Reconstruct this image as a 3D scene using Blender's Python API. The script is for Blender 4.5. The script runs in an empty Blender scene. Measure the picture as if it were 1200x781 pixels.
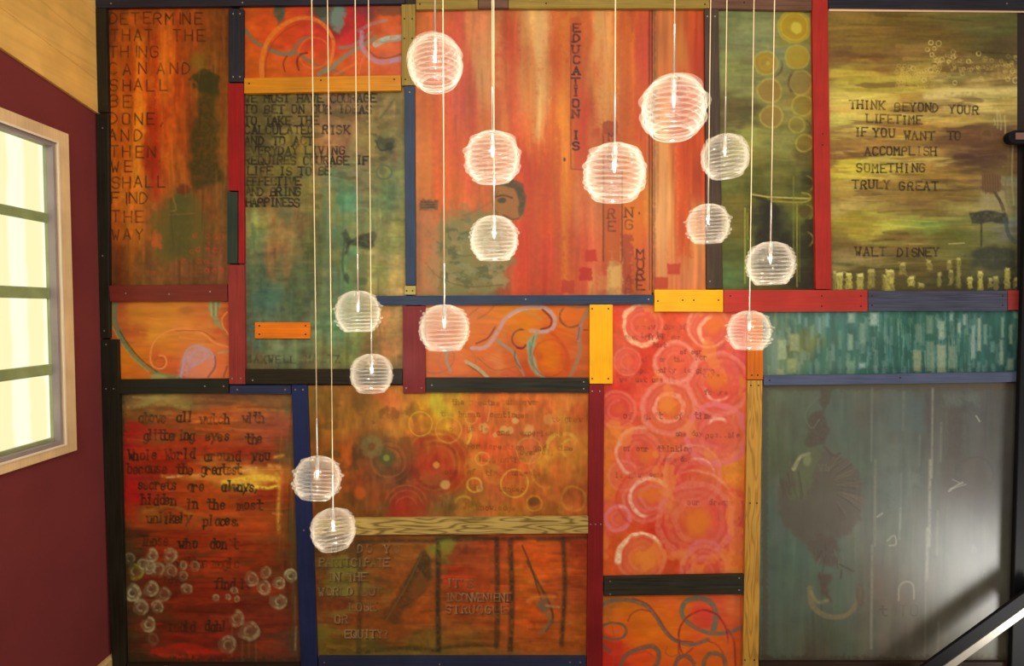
import bpy, bmesh, math, random
import numpy as np
from mathutils import Vector, Matrix

# ------------------------------------------------------------------ camera, light, exposure
scene = bpy.context.scene
COL = scene.collection
F_PX, WPX, HPX = 720.0, 1200.0, 781.0
PITCH = math.radians(2.15)
DIST, ZCAM = 2.592, 1.58
CP, SP = math.cos(PITCH), math.sin(PITCH)
CAM = Vector((0.0, -DIST, ZCAM))

cam_data = bpy.data.cameras.new('camera')
cam_data.sensor_width = 36.0
cam_data.lens = 36.0 * F_PX / WPX
cam_data.clip_start = 0.05
cam = bpy.data.objects.new('camera', cam_data)
COL.objects.link(cam)
cam.location = CAM
cam.rotation_euler = (math.pi / 2 - PITCH, 0, 0)
scene.camera = cam

vs = scene.view_settings
vs.view_transform = 'Standard'
vs.look = 'None'
vs.exposure = 0.0
vs.gamma = 1.0
vs.use_curve_mapping = False

world = bpy.data.worlds.new('room_ambience')
scene.world = world
world.use_nodes = True
world.node_tree.nodes['Background'].inputs[0].default_value = (1.0, 0.98, 0.95, 1)
world.node_tree.nodes['Background'].inputs[1].default_value = 0.5


def area(name, loc, target, sx, sy, watts, col):
    d = bpy.data.lights.new(name, 'AREA')
    d.shape = 'RECTANGLE'
    d.size, d.size_y = sx, sy
    d.energy = watts
    d.color = col
    o = bpy.data.objects.new(name, d)
    COL.objects.link(o)
    o.location = loc
    o.rotation_euler = (Vector(target) - Vector(loc)).to_track_quat('-Z', 'Y').to_euler()
    return o


# added, unseen wash and fill lamps that even out the mural's light, and daylight coming up the stairwell on the right
area('added_wash_light', (0.35, -1.75, 3.2), (0.35, 0.0, 1.75), 2.4, 0.35, 17.0, (1.0, 0.99, 0.96))
area('added_fill_light', (0.0, -3.1, 2.7), (-0.1, 0.0, 0.9), 2.4, 0.8, 42.0, (1.0, 0.99, 0.97))
area('stairwell_daylight', (2.85, -1.0, 0.02), (1.9, 0.0, 0.45), 0.5, 0.5, 17.0, (1.0, 0.98, 0.94))
PENDANT_WATTS = 1.15


# ------------------------------------------------------------------ pixel -> place helpers
def ray(px, py):
    x = (px - WPX / 2) / F_PX
    y = -(py - HPX / 2) / F_PX
    return Vector((x, CP + y * SP, -SP + y * CP))


def on_wall(px, py, off=0.0):          # point on the mural wall, `off` metres in front of it
    d = ray(px, py)
    return CAM + d * ((-off - CAM.y) / d.y)


XL = on_wall(121.5, 372).x              # left wall


def on_left(px, py, off=0.0):
    d = ray(px, py)
    return CAM + d * ((XL + off - CAM.x) / d.x)


def at_depth(px, py, depth):
    return CAM + ray(px, py) * depth


# ------------------------------------------------------------------ object helpers
def tag(o, label=None, cat=None, group=None, kind=None):
    if label: o['label'] = label
    if cat: o['category'] = cat
    if group: o['group'] = group
    if kind: o['kind'] = kind
    return o


def link(name, me, mat=None, parent=None, loc=None):
    o = bpy.data.objects.new(name, me)
    COL.objects.link(o)
    if mat is not None and not me.materials:
        me.materials.append(mat)
    if loc is not None:
        o.location = loc
    if parent is not None:
        o.parent = parent
    return o


def empty(name, loc):
    o = bpy.data.objects.new(name, None)
    o.empty_display_size = 0.05
    COL.objects.link(o)
    o.location = loc
    return o


def bm_obj(name, bm, mat, parent=None, loc=None, smooth=False):
    bmesh.ops.recalc_face_normals(bm, faces=bm.faces[:])
    me = bpy.data.meshes.new(name)
    bm.to_mesh(me)
    bm.free()
    if smooth:
        for p in me.polygons: p.use_smooth = True
    return link(name, me, mat, parent, loc)


def add_box(bm, lo, hi):
    x0, y0, z0 = lo
    x1, y1, z1 = hi
    v = [bm.verts.new(c) for c in ((x0, y0, z0), (x1, y0, z0), (x1, y1, z0), (x0, y1, z0), (x0, y0, z1), (x1, y0, z1), (x1, y1, z1), (x0, y1, z1))]
    for f in ((0, 3, 2, 1), (4, 5, 6, 7), (0, 1, 5, 4), (1, 2, 6, 5), (2, 3, 7, 6), (3, 0, 4, 7)):
        bm.faces.new([v[i] for i in f])


def add_prism(bm, front, push, bevel=0.0):
    """front: 3-D polygon; push: vector from the front face to the back face"""
    a = [bm.verts.new(p) for p in front]
    b = [bm.verts.new(p + push) for p in front]
    n = len(a)
    fs = [bm.faces.new(a), bm.faces.new(b[::-1])]
    for i in range(n):
        fs.append(bm.faces.new((a[i], b[i], b[(i + 1) % n], a[(i + 1) % n])))
    if bevel:
        bmesh.ops.recalc_face_normals(bm, faces=fs)
        es = list({e for f in fs for e in f.edges})
        bmesh.ops.bevel(bm, geom=es, offset=bevel, segments=2, profile=0.5, affect='EDGES')


def add_lathe(bm, prof, seg=24, loc=(0, 0, 0)):
    """prof: (r, z) pairs; r == 0 closes the end"""
    rings = []
    for r, z in prof:
        if r <= 1e-6:
            rings.append([bm.verts.new((loc[0], loc[1], loc[2] + z))])
        else:
            rings.append([bm.verts.new((loc[0] + r * math.cos(2 * math.pi * i / seg), loc[1] + r * math.sin(2 * math.pi * i / seg), loc[2] + z)) for i in range(seg)])
    for A, B in zip(rings, rings[1:]):
        for i in range(seg):
            j = (i + 1) % seg
            if len(A) == 1 and len(B) == 1: continue
            if len(A) == 1: bm.faces.new((A[0], B[i], B[j]))
            elif len(B) == 1: bm.faces.new((A[i], B[0], A[j]))
            else: bm.faces.new((A[i], B[i], B[j], A[j]))


# ------------------------------------------------------------------ materials
def lin(c):
    c = np.clip(np.asarray(c, dtype=float) / 255.0, 0, 1)
    return np.where(c <= 0.04045, c / 12.92, ((c + 0.055) / 1.055) ** 2.4)


def rgba(c):
    return tuple(float(v) for v in lin(c)) + (1.0,)


def new_mat(name):
    m = bpy.data.materials.new(name)
    m.use_nodes = True
    nt = m.node_tree
    return m, nt, nt.nodes['Principled BSDF']


def simple(name, col, rough=0.5, metal=0.0, spec=0.4, var=0.12, scale=14.0, bump=0.0):
    m, nt, b = new_mat(name)
    N, L = nt.nodes, nt.links
    tc = N.new('ShaderNodeTexCoord')
    nz = N.new('ShaderNodeTexNoise')
    nz.inputs['Scale'].default_value = scale
    nz.inputs['Detail'].default_value = 5
    L.new(tc.outputs['Object'], nz.inputs['Vector'])
    mr = N.new('ShaderNodeMapRange')
    mr.inputs[1].default_value, mr.inputs[2].default_value = 0.25, 0.75
    mr.inputs[3].default_value, mr.inputs[4].default_value = 1 - var, 1 + var
    L.new(nz.outputs['Fac'], mr.inputs[0])
    mx = N.new('ShaderNodeVectorMath'); mx.operation = 'SCALE'
    mx.inputs[0].default_value = rgba(col)[:3]
    L.new(mr.outputs[0], mx.inputs['Scale'])
    L.new(mx.outputs[0], b.inputs['Base Color'])
    b.inputs['Roughness'].default_value = rough
    b.inputs['Metallic'].default_value = metal
    b.inputs['Specular IOR Level'].default_value = spec
    if bump:
        bp = N.new('ShaderNodeBump')
        bp.inputs['Strength'].default_value = bump
        bp.inputs['Distance'].default_value = 0.004
        L.new(nz.outputs['Fac'], bp.inputs['Height'])
        L.new(bp.outputs[0], b.inputs['Normal'])
    return m


def wood(name, col, dark, axis, amount=0.6, rough=0.45, spec=0.2, rings=False, scale=1.0):
    """grain runs along `axis` ('X' across the wall, 'Z' up the wall, 'Y' into the room)"""
    m, nt, b = new_mat(name)
    N, L = nt.nodes, nt.links
    tc = N.new('ShaderNodeTexCoord')
    oi = N.new('ShaderNodeObjectInfo')
    ad = N.new('ShaderNodeVectorMath'); ad.operation = 'ADD'
    L.new(tc.outputs['Object'], ad.inputs[0])
    L.new(oi.outputs['Location'], ad.inputs[1])
    mp = N.new('ShaderNodeMapping')
    s = [160 * scale] * 3
    s['XYZ'.index(axis)] = 5 * scale
    mp.inputs['Scale'].default_value = s
    L.new(ad.outputs[0], mp.inputs['Vector'])
    nz = N.new('ShaderNodeTexNoise')
    nz.inputs['Scale'].default_value = 1.0
    nz.inputs['Detail'].default_value = 4
    nz.inputs['Distortion'].default_value = 0.4
    L.new(mp.outputs[0], nz.inputs['Vector'])
    fac = nz.outputs['Fac']
    if rings:
        mp2 = N.new('ShaderNodeMapping')
        s2 = [26.0] * 3
        s2['XYZ'.index(axis)] = 3.2
        mp2.inputs['Scale'].default_value = s2
        L.new(ad.outputs[0], mp2.inputs['Vector'])
        n2 = N.new('ShaderNodeTexNoise')
        n2.inputs['Scale'].default_value = 1.0
        n2.inputs['Detail'].default_value = 1.5
        L.new(mp2.outputs[0], n2.inputs['Vector'])
        mul = N.new('ShaderNodeMath'); mul.operation = 'MULTIPLY'
        mul.inputs[1].default_value = 9.0
        L.new(n2.outputs['Fac'], mul.inputs[0])
        fr = N.new('ShaderNodeMath'); fr.operation = 'PINGPONG'
        fr.inputs[1].default_value = 0.5
        L.new(mul.outputs[0], fr.inputs[0])
        ml = N.new('ShaderNodeMath'); ml.operation = 'MULTIPLY_ADD'
        ml.inputs[1].default_value = 1.0
        ml.inputs[2].default_value = 0.0
        L.new(fr.outputs[0], ml.inputs[0])
        av = N.new('ShaderNodeMath'); av.operation = 'MULTIPLY_ADD'
        av.inputs[1].default_value = 0.35
        L.new(nz.outputs['Fac'], av.inputs[0])
        L.new(ml.outputs[0], av.inputs[2])
        fac = av.outputs[0]
    cr = N.new('ShaderNodeValToRGB')
    cr.color_ramp.elements[0].position = 0.22 if rings else 0.3
    cr.color_ramp.elements[1].position = 0.5 if rings else 0.68
    c0 = tuple(a * (1 - amount) + d * amount for a, d in zip(rgba(col), rgba(dark)))
    cr.color_ramp.elements[0].color = c0
    cr.color_ramp.elements[1].color = rgba(col)
    L.new(fac, cr.inputs[0])
    # broad wear along the board
    nz3 = N.new('ShaderNodeTexNoise')
    nz3.inputs['Scale'].default_value = 7.0
    nz3.inputs['Detail'].default_value = 3
    L.new(ad.outputs[0], nz3.inputs['Vector'])
    mr = N.new('ShaderNodeMapRange')
    mr.inputs[1].default_value, mr.inputs[2].default_value = 0.3, 0.7
    mr.inputs[3].default_value, mr.inputs[4].default_value = 0.86, 1.12
    L.new(nz3.outputs['Fac'], mr.inputs[0])
    sc = N.new('ShaderNodeVectorMath'); sc.operation = 'SCALE'
    L.new(cr.outputs[0], sc.inputs[0])
    L.new(mr.outputs[0], sc.inputs['Scale'])
    L.new(sc.outputs[0], b.inputs['Base Color'])
    b.inputs['Roughness'].default_value = rough
    b.inputs['Specular IOR Level'].default_value = spec
    bp = N.new('ShaderNodeBump')
    bp.inputs['Strength'].default_value = 0.25
    bp.inputs['Distance'].default_value = 0.001
    L.new(nz.outputs['Fac'], bp.inputs['Height'])
    L.new(bp.outputs[0], b.inputs['Normal'])
    return m


def paint_mat(name, rough=0.45, spec=0.25, bump=0.12):
    m, nt, b = new_mat(name)
    N, L = nt.nodes, nt.links
    at = N.new('ShaderNodeAttribute')
    at.attribute_name = 'paint'
    L.new(at.outputs['Color'], b.inputs['Base Color'])
    b.inputs['Roughness'].default_value = rough
    b.inputs['Specular IOR Level'].default_value = spec
    tc = N.new('ShaderNodeTexCoord')
    nz = N.new('ShaderNodeTexNoise')
    nz.inputs['Scale'].default_value = 90
    nz.inputs['Detail'].default_value = 4
    L.new(tc.outputs['Object'], nz.inputs['Vector'])
    bp = N.new('ShaderNodeBump')
    bp.inputs['Strength'].default_value = bump
    bp.inputs['Distance'].default_value = 0.002
    L.new(nz.outputs['Fac'], bp.inputs['Height'])
    L.new(bp.outputs[0], b.inputs['Normal'])
    return m


def emit(name, col, strength):
    m = bpy.data.materials.new(name)
    m.use_nodes = True
    nt = m.node_tree
    nt.nodes.clear()
    o = nt.nodes.new('ShaderNodeOutputMaterial')
    e = nt.nodes.new('ShaderNodeEmission')
    e.inputs[0].default_value = rgba(col)
    e.inputs[1].default_value = strength
    nt.links.new(e.outputs[0], o.inputs[0])
    return m


# ------------------------------------------------------------------ the room
M_WALL = simple('maroon_wall_paint', (122, 53, 51), 0.6, spec=0.2, var=0.08, scale=5)
M_BACK = simple('dark_mural_backing', (46, 34, 26), 0.7, var=0.15)
M_FLOOR = wood('floor_boards', (150, 108, 66), (90, 58, 30), 'X', 0.6)
M_CEIL = wood('pine_ceiling', (222, 170, 92), (160, 100, 44), 'Y', 0.5, scale=0.4)
ZTOP, XR = 3.3, 2.75


def struct(name, lo, hi, mat):
    bm = bmesh.new()
    add_box(bm, lo, hi)
    return tag(bm_obj(name, bm, mat), kind='structure')


struct('floor', (XL - 0.12, -3.4, -0.06), (2.3, 0.12, 0.0), M_FLOOR)
struct('wall_back', (XL - 0.12, 0.0, 0.0), (XR, 0.12, ZTOP), M_BACK)
struct('ceiling', (XL - 0.12, -3.4, ZTOP), (XR, 0.12, ZTOP + 0.06), M_CEIL)

# left wall with the window opening
def lz(px, py): return on_left(px, py).z
def ly(px, py): return on_left(px, py).y

WIN_Y1 = on_left(71.5, 340, .016).y                 # inner edge of the casing
WIN_Y0 = WIN_Y1 - 0.86
WIN_ZT = lz(71, 171)
WIN_ZB = lz(76.5, 519)
bm = bmesh.new()
xa, xb = XL - 0.12, XL
add_box(bm, (xa, WIN_Y1, 0), (xb, 0.0, ZTOP))
add_box(bm, (xa, -3.4, 0), (xb, WIN_Y0, ZTOP))
add_box(bm, (xa, WIN_Y0, 0), (xb, WIN_Y1, WIN_ZB))
add_box(bm, (xa, WIN_Y0, WIN_ZT), (xb, WIN_Y1, ZTOP))
tag(bm_obj('wall_left', bm, M_WALL), kind='structure')

# pine boards covering the upper part of the left wall (they run down slightly towards the corner)
pa, pb = on_left(112.5, 131, 0.014), on_left(0, 55, 0.014)
slope = (pb.z - pa.z) / (pb.y - pa.y)
M_PINE = wood('pine_boards', (244, 196, 102), (206, 148, 66), 'Y', 0.4, rough=0.5, scale=0.22)
bm = bmesh.new()
bw = 0.135
for k in range(14):
    y0, y1 = -0.004, -3.3
    z0 = pa.z + k * bw
    q = []
    for y, zz in ((y0, z0), (y1, z0), (y1, z0 + bw - 0.001), (y0, z0 + bw - 0.001)):
        q.append(Vector((XL + 0.014, y, min(zz + slope * (y - pa.y), ZTOP - 0.003))))
    if q[0].z > ZTOP - 0.2: break
    add_prism(bm, q, Vector((-0.0135, 0, 0)), 0.0015)
tag(bm_obj('trim_1', bm, M_PINE), kind='structure')

# baseboard along the left wall
zb = on_left(126, 774, 0.016).z
bm = bmesh.new()
q = [Vector((XL + 0.0005, 0, 0.001)), Vector((XL + 0.016, 0, 0.001)), Vector((XL + 0.016, 0, zb - 0.012)), Vector((XL + 0.008, 0, zb)), Vector((XL + 0.0005, 0, zb))]
q = [v + Vector((0, -0.004, 0)) for v in q]
add_prism(bm, q, Vector((0, -3.2, 0)))
M_OAKTRIM = wood('light_oak_trim', (214, 176, 112), (170, 124, 66), 'Y', 0.4)
tag(bm_obj('baseboard_left', bm, M_OAKTRIM), kind='structure')

# the window: casing, sash, muntins and four lights of glass
win = empty('window_1', (XL, (WIN_Y0 + WIN_Y1) / 2, WIN_ZB))
tag(win, kind='structure')
W0 = Vector(win.location)
M_CASE = wood('cream_window_casing', (240, 208, 150), (206, 166, 104), 'Z', 0.3, rough=0.5)
M_SASH = simple('grey_green_sash', (150, 158, 112), 0.5, var=0.2, scale=12)
M_JAMB = simple('grey_window_jamb', (150, 138, 134), 0.55, var=0.15, scale=9)


def wbox(name, lo, hi, mat, bev=0.0):
    bm = bmesh.new()
    add_box(bm, [a - b for a, b in zip(lo, W0)], [a - b for a, b in zip(hi, W0)])
    if bev:
        bmesh.ops.bevel(bm, geom=bm.edges[:], offset=bev, segments=2, profile=0.5, affect='EDGES')
    return bm_obj(name, bm, mat, win)


cw = abs(on_left(84.5, 300, .016).y - WIN_Y1)
ct = 0.016
# casing: two stiles, head, and bottom board
bm = bmesh.new()
for lo, hi in (((XL + .0005, WIN_Y1, WIN_ZB - cw * .62), (XL + ct, WIN_Y1 + cw, WIN_ZT + cw * .8)),
               ((XL + .0005, WIN_Y0 - cw, WIN_ZB - cw * .62), (XL + ct, WIN_Y0, WIN_ZT + cw * .8)),
               ((XL + .0005, WIN_Y0, WIN_ZT), (XL + ct, WIN_Y1, WIN_ZT + cw * .8)),
               ((XL + .0005, WIN_Y0, WIN_ZB - cw * .62), (XL + ct, WIN_Y1, WIN_ZB))):
    add_box(bm, [a - b for a, b in zip(lo, W0)], [a - b for a, b in zip(hi, W0)])
bmesh.ops.bevel(bm, geom=bm.edges[:], offset=0.002, segments=2, profile=0.5, affect='EDGES')
bm_obj('casing', bm, M_CASE, win)
M_BEAD = simple('white_window_bead', (250, 236, 206), 0.4, var=.05)
bd = 0.006
bm = bmesh.new()
for lo, hi in (((XL + ct, WIN_Y1 - .001, WIN_ZB - bd), (XL + ct + .004, WIN_Y1 + bd, WIN_ZT + bd)), ((XL + ct, WIN_Y0 - bd, WIN_ZB - bd), (XL + ct + .004, WIN_Y0 + .001, WIN_ZT + bd)),
               ((XL + ct, WIN_Y0 + .001, WIN_ZT - .001), (XL + ct + .004, WIN_Y1 - .001, WIN_ZT + bd)), ((XL + ct, WIN_Y0 + .001, WIN_ZB - bd), (XL + ct + .004, WIN_Y1 - .001, WIN_ZB + .001))):
    add_box(bm, [p - q for p, q in zip(lo, W0)], [p - q for p, q in zip(hi, W0)])
bm_obj('bead', bm, M_BEAD, win)
# jamb lining inside the opening
jt = 0.014
bm = bmesh.new()
jx0, jx1 = XL - 0.118, XL + 0.010
for lo, hi in (((jx0, WIN_Y1 - jt, WIN_ZB + .0005), (jx1, WIN_Y1 - .0005, WIN_ZT - .0005)), ((jx0, WIN_Y0 + .0005, WIN_ZB + .0005), (jx1, WIN_Y0 + jt, WIN_ZT - .0005)),
               ((jx0, WIN_Y0 + jt, WIN_ZT - jt), (jx1, WIN_Y1 - jt, WIN_ZT - .0005)), ((jx0, WIN_Y0 + jt, WIN_ZB + .0005), (jx1, WIN_Y1 - jt, WIN_ZB + jt))):
    add_box(bm, [a - b for a, b in zip(lo, W0)], [a - b for a, b in zip(hi, W0)])
bm_obj('jamb', bm, M_JAMB, win)
# sash frame and muntins, glass set back in the opening
gx = XL - 0.030                       # glass plane
def gz(px, py): return on_left(px, py, -0.02).z
gy = on_left(57, 300, -0.02).y
sx0, sx1 = XL - 0.050, XL - 0.016
yo0, yo1 = WIN_Y0 + jt, WIN_Y1 - jt
zt, zbm = gz(57, 171), gz(62, 513)
yi1 = gy
yi0 = yo0 + (yo1 - yi1)
bm = bmesh.new()
for lo, hi in (((sx0, yi1, WIN_ZB + jt), (sx1, yo1 - .0005, WIN_ZT - jt)), ((sx0, yo0 + .0005, WIN_ZB + jt), (sx1, yi0, WIN_ZT - jt)),
               ((sx0, yi0, zt), (sx1, yi1, WIN_ZT - jt - .0005)), ((sx0, yi0, WIN_ZB + jt + .0005), (sx1, yi1, zbm))):
    add_box(bm, [a - b for a, b in zip(lo, W0)], [a - b for a, b in zip(hi, W0)])
bm_obj('sash', bm, M_SASH, win)
edges = [zt]
M_MUNT = simple('olive_green_muntins', (150, 164, 106), 0.5, var=0.2, scale=16)
for a, b in ((251, 262), (337.5, 350.5), (427, 439.5)):
    z1, z0 = gz(59, a), gz(59, b)
    wbox('muntin', (sx0, yi0, z0), (sx1, yi1, z1), M_MUNT, 0.003)
    edges += [z1, z0]
edges.append(zbm)


def pane_mat():
    m = bpy.data.materials.new('daylit_window_glass')
    m.use_nodes = True
    nt = m.node_tree
    N, L = nt.nodes, nt.links
    N.clear()
    out = N.new('ShaderNodeOutputMaterial')
    em = N.new('ShaderNodeEmission')
    gl = N.new('ShaderNodeBsdfGlossy')
    gl.inputs['Roughness'].default_value = 0.1
    mixs = N.new('ShaderNodeMixShader')
    mixs.inputs[0].default_value = 0.04
    tc = N.new('ShaderNodeTexCoord')
    sep = N.new('ShaderNodeSeparateXYZ')
    L.new(tc.outputs['Object'], sep.inputs[0])
    wv = N.new('ShaderNodeMath'); wv.operation = 'PINGPONG'
    wv.inputs[1].default_value = 0.075
    nz = N.new('ShaderNodeTexNoise')
    nz.inputs['Scale'].default_value = 6
    L.new(tc.outputs['Object'], nz.inputs['Vector'])
    ofs = N.new('ShaderNodeMath'); ofs.operation = 'MULTIPLY_ADD'
    ofs.inputs[1].default_value = 0.03
    L.new(nz.outputs['Fac'], ofs.inputs[0])
    L.new(sep.outputs['Y'], ofs.inputs[2])
    L.new(ofs.outputs[0], wv.inputs[0])
    cr = N.new('ShaderNodeValToRGB')
    e = cr.color_ramp.elements
    e[0].position, e[1].position = 0.35, 0.62
    e[0].color = rgba((255, 255, 226))
    e[1].color = rgba((252, 244, 188))
    mr = N.new('ShaderNodeMath'); mr.operation = 'MULTIPLY'
    mr.inputs[1].default_value = 1 / 0.075
    L.new(wv.outputs[0], mr.inputs[0])
    L.new(mr.outputs[0], cr.inputs[0])
    L.new(cr.outputs[0], em.inputs[0])
    em.inputs[1].default_value = 1.08
    L.new(em.outputs[0], mixs.inputs[1])
    L.new(gl.outputs[0], mixs.inputs[2])
    L.new(mixs.outputs[0], out.inputs[0])
    return m


M_PANE = pane_mat()
for k in range(4):
    wbox('pane', (gx - 0.002, yi0 - .003, edges[2 * k + 1] - .003), (gx + 0.002, yi1 + .003, edges[2 * k] + .003), M_PANE)

# ------------------------------------------------------------------ brushwork: paint held as a colour attribute on each panel's grid
def sstep(a, b, x):
    t = np.clip((x - a) / (b - a + 1e-9), 0, 1)
    return t * t * (3 - 2 * t)


def chaikin(p, n=2):
    p = [np.array(q, float) for q in p]
    for _ in range(n):
        if len(p) < 3: break
        r = [p[0]]
        for a, b in zip(p, p[1:]):
            r += [a * .75 + b * .25, a * .25 + b * .75]
        r.append(p[-1])
        p = r
    return p


def catmull(pts, step=2.0):
    P = [np.array(p, float) for p in pts]
    if len(P) < 3: return P
    Q = [2 * P[0] - P[1]] + P + [2 * P[-1] - P[-2]]
    out = []
    for i in range(1, len(Q) - 2):
        a, b, c, d = Q[i - 1:i + 3]
        n = max(2, int(np.hypot(*(c - b)[:2]) / step))
        for k in range(n):
            t = k / n
            out.append(.5 * (2 * b + (c - a) * t + (2 * a - 5 * b + 4 * c - d) * t * t + (3 * b - a - 3 * c + d) * t ** 3))
    out.append(P[-1])
    return out


GL = {
 'A': '002640 1232', 'B': '00063645443303 3342413000', 'C': '4536160501103041', 'D': '00062644422000', 'E': '46060040 0333', 'F': '460600 0333',
 'G': '45361605011030414323', 'H': '0006 4046 0343', 'I': '2026', 'J': '3631201001', 'K': '0006 4602 1340', 'L': '060040', 'M': '0006234640', 'N': '00064046',
 'O': '160501103041453616', 'P': '00063645443303', 'Q': '160501103041453616 2240', 'R': '00063645443303 2340', 'S': '453616050413334241301001', 'T': '0646 2620',
 'U': '060110304146', 'V': '062046', 'W': '0610233046', 'X': '0046 0640', 'Y': '062346 2320', 'Z': '06460040',
 'a': '3324140301102031 3430', 'b': '0600203133240403', 'c': '3324140301102031', 'd': '3630 3324140301102031', 'e': '02323324140301102031', 'f': '36261510 0424',
 'g': '343a2b1b0a 341403011030', 'h': '0600 0314243330', 'i': '1410 1516', 'j': '242a1b0b 2526', 'k': '0600 3401 1230', 'l': '1610', 'm': '0400 03142320 23344340',
 'n': '0400 0314243330', 'o': '140301102031332414', 'p': '040b 042433312000', 'q': '343b 341403011030', 'r': '0400 02142433', 's': '33241403122231201001',
 't': '16112030 0434', 'u': '0401102031 3430', 'v': '042044', 'w': '0410223044', 'x': '0430 0034', 'y': '0420 440b', 'z': '04340030',
 '.': '1011', ',': '110a', "'": '1615', '?': '05162635342322 2021', '-': '0333', '!': '1612 1110'}
ROUND = set('BCDGJOPQRSUabcdefghjmnopqrstu?')


def glyph(ch):
    out = []
    for pl in GL.get(ch, '').split(' '):
        pts = []
        for i in range(0, len(pl) - 1, 2):
            y = pl[i + 1]
            pts.append((int(pl[i]), -(ord(y) - 96) if y in 'abc' else int(y)))
        if len(pts) > 1: out.append(pts)
    return out


class Panel:
    def __init__(s, x0, y0, x1, y1, step=1.0, seed=1):
        s.x0, s.y0, s.x1, s.y1, s.st = x0, y0, x1, y1, step
        s.nx, s.ny = int(round((x1 - x0) / step)) + 1, int(round((y1 - y0) / step)) + 1
        s.xs, s.ys = np.linspace(x0, x1, s.nx), np.linspace(y0, y1, s.ny)
        s.X, s.Y = np.meshgrid(s.xs, s.ys)
        s.C = np.zeros((s.ny, s.nx, 3))
        s.r = np.random.default_rng(seed)
        s.g = s.noise(3, 3, 2)
        s.gm = s.noise(12, 12, 2)

    def _lat(s, X, Y):
        x, y = X - X.min(), Y - Y.min()
        g = s.r.random((int(y.max()) + 3, int(x.max()) + 3)) * 2 - 1
        i, j = x.astype(int), y.astype(int)
        u, v = x - i, y - j
        u, v = u * u * (3 - 2 * u), v * v * (3 - 2 * v)
        return (g[j, i] * (1 - u) + g[j, i + 1] * u) * (1 - v) + (g[j + 1, i] * (1 - u) + g[j + 1, i + 1] * u) * v

    def noise(s, sx, sy, octs=3):
        t, a, tot = 0, 1.0, 0
        for k in range(octs):
            t = t + a * s._lat(s.X * 2 ** k / sx + s.r.random() * 9, s.Y * 2 ** k / sy + s.r.random() * 9)
            tot += a * a
            a *= .55
        return t / math.sqrt(tot) * 1.5

    def base(s, pts, warp=10, wsx=26, wsy=26, p=1.7, ax=1.0, ay=1.0):
        Xw = s.X + warp * s.noise(wsx, wsy, 3)
        Yw = s.Y + warp * s.noise(wsx, wsy, 3)
        num, den = 0, 0
        for q in pts:
            x, y, c = q[0], q[1], q[2]
            w = (q[3] if len(q) > 3 else 1.0) / (((Xw - x) * ax) ** 2 + ((Yw - y) * ay) ** 2 + 30) ** p
            num = num + w[..., None] * (np.array(c, float) / 255)
            den = den + w
        s.C = num / den[..., None]

    def tone(s, amp, sx, sy, octs=3, hue=0.0):
        amp, hue = amp * .7, hue * .45
        s.C *= 1 + amp * s.noise(sx, sy, octs)[..., None]
        if hue:
            for k in range(3):
                s.C[..., k] *= 1 + hue * s.noise(sx, sy, 2)

    def mix(s, m, col, sl=None):
        sl = sl or (slice(None), slice(None))
        c = np.array(col, float) / 255
        s.C[sl] = s.C[sl] * (1 - m[..., None]) + c * m[..., None]

    def win(s, x0, y0, x1, y1):
        i0, i1 = np.searchsorted(s.xs, x0), np.searchsorted(s.xs, x1)
        j0, j1 = np.searchsorted(s.ys, y0), np.searchsorted(s.ys, y1)
        return (slice(j0, j1), slice(i0, i1)) if i1 > i0 and j1 > j0 else None

    def patch(s, col, sx, sy, th=.4, soft=.5, a=.7, box=None, feather=20):
        n = s.noise(sx, sy, 4)
        m = sstep(th, th + soft, n) * a
        if box:
            x0, y0, x1, y1 = box
            m = m * sstep(x0 - feather, x0 + feather, s.X) * sstep(-x1 - feather, -x1 + feather, -s.X) * sstep(y0 - feather, y0 + feather, s.Y) * sstep(-y1 - feather, -y1 + feather, -s.Y)
        s.mix(m, col)

    def blob(s, x, y, rx, ry, col, a=.8, soft=.6, rough=.2):
        k = 1 + soft + rough
        sl = s.win(x - rx * k, y - ry * k, x + rx * k, y + ry * k)
        if sl is None: return
        d = np.hypot((s.X[sl] - x) / rx, (s.Y[sl] - y) / ry) + rough * (s.gm[sl] * .7 + s.g[sl] * .3)
        s.mix(sstep(1 + soft / 2, 1 - soft / 2 - 1e-3, d) * a, col, sl)

    def rect(s, x0, y0, x1, y1, col, a=.8, soft=1.5, rough=.6, tex=0.0):
        sl = s.win(x0 - 3 * soft - 2, y0 - 3 * soft - 2, x1 + 3 * soft + 2, y1 + 3 * soft + 2)
        if sl is None: return
        d = np.maximum(np.maximum(x0 - s.X[sl], s.X[sl] - x1), np.maximum(y0 - s.Y[sl], s.Y[sl] - y1)) + rough * s.g[sl]
        m = sstep(soft, -soft, d) * a
        if tex: m = m * np.clip(1 + tex * s.g[sl], 0, 1.3)
        s.mix(np.clip(m, 0, 1), col, sl)

    def ring(s, x, y, r, w, col, a=.7, arc=None, e=1.0, soft=.8, tex=.3):
        sl = s.win(x - r - w - 2, y - r * e - w - 2, x + r + w + 2, y + r * e + w + 2)
        if sl is None: return
        dx, dy = s.X[sl] - x, (s.Y[sl] - y) / e
        d = np.abs(np.hypot(dx, dy) - r + s.gm[sl] * w * .25)
        m = sstep(w * .5 + soft, w * .5 - soft, d) * a * np.clip(1 + tex * s.g[sl], 0, 1.3)
        if arc:
            th = np.degrees(np.arctan2(-dy, dx))
            dd = (th - arc[0]) % 360
            span = (arc[1] - arc[0]) % 360
            m = m * sstep(0, 30, dd) * sstep(span, span - 30, dd) * (dd < span)
        s.mix(np.clip(m, 0, 1), col, sl)

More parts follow.
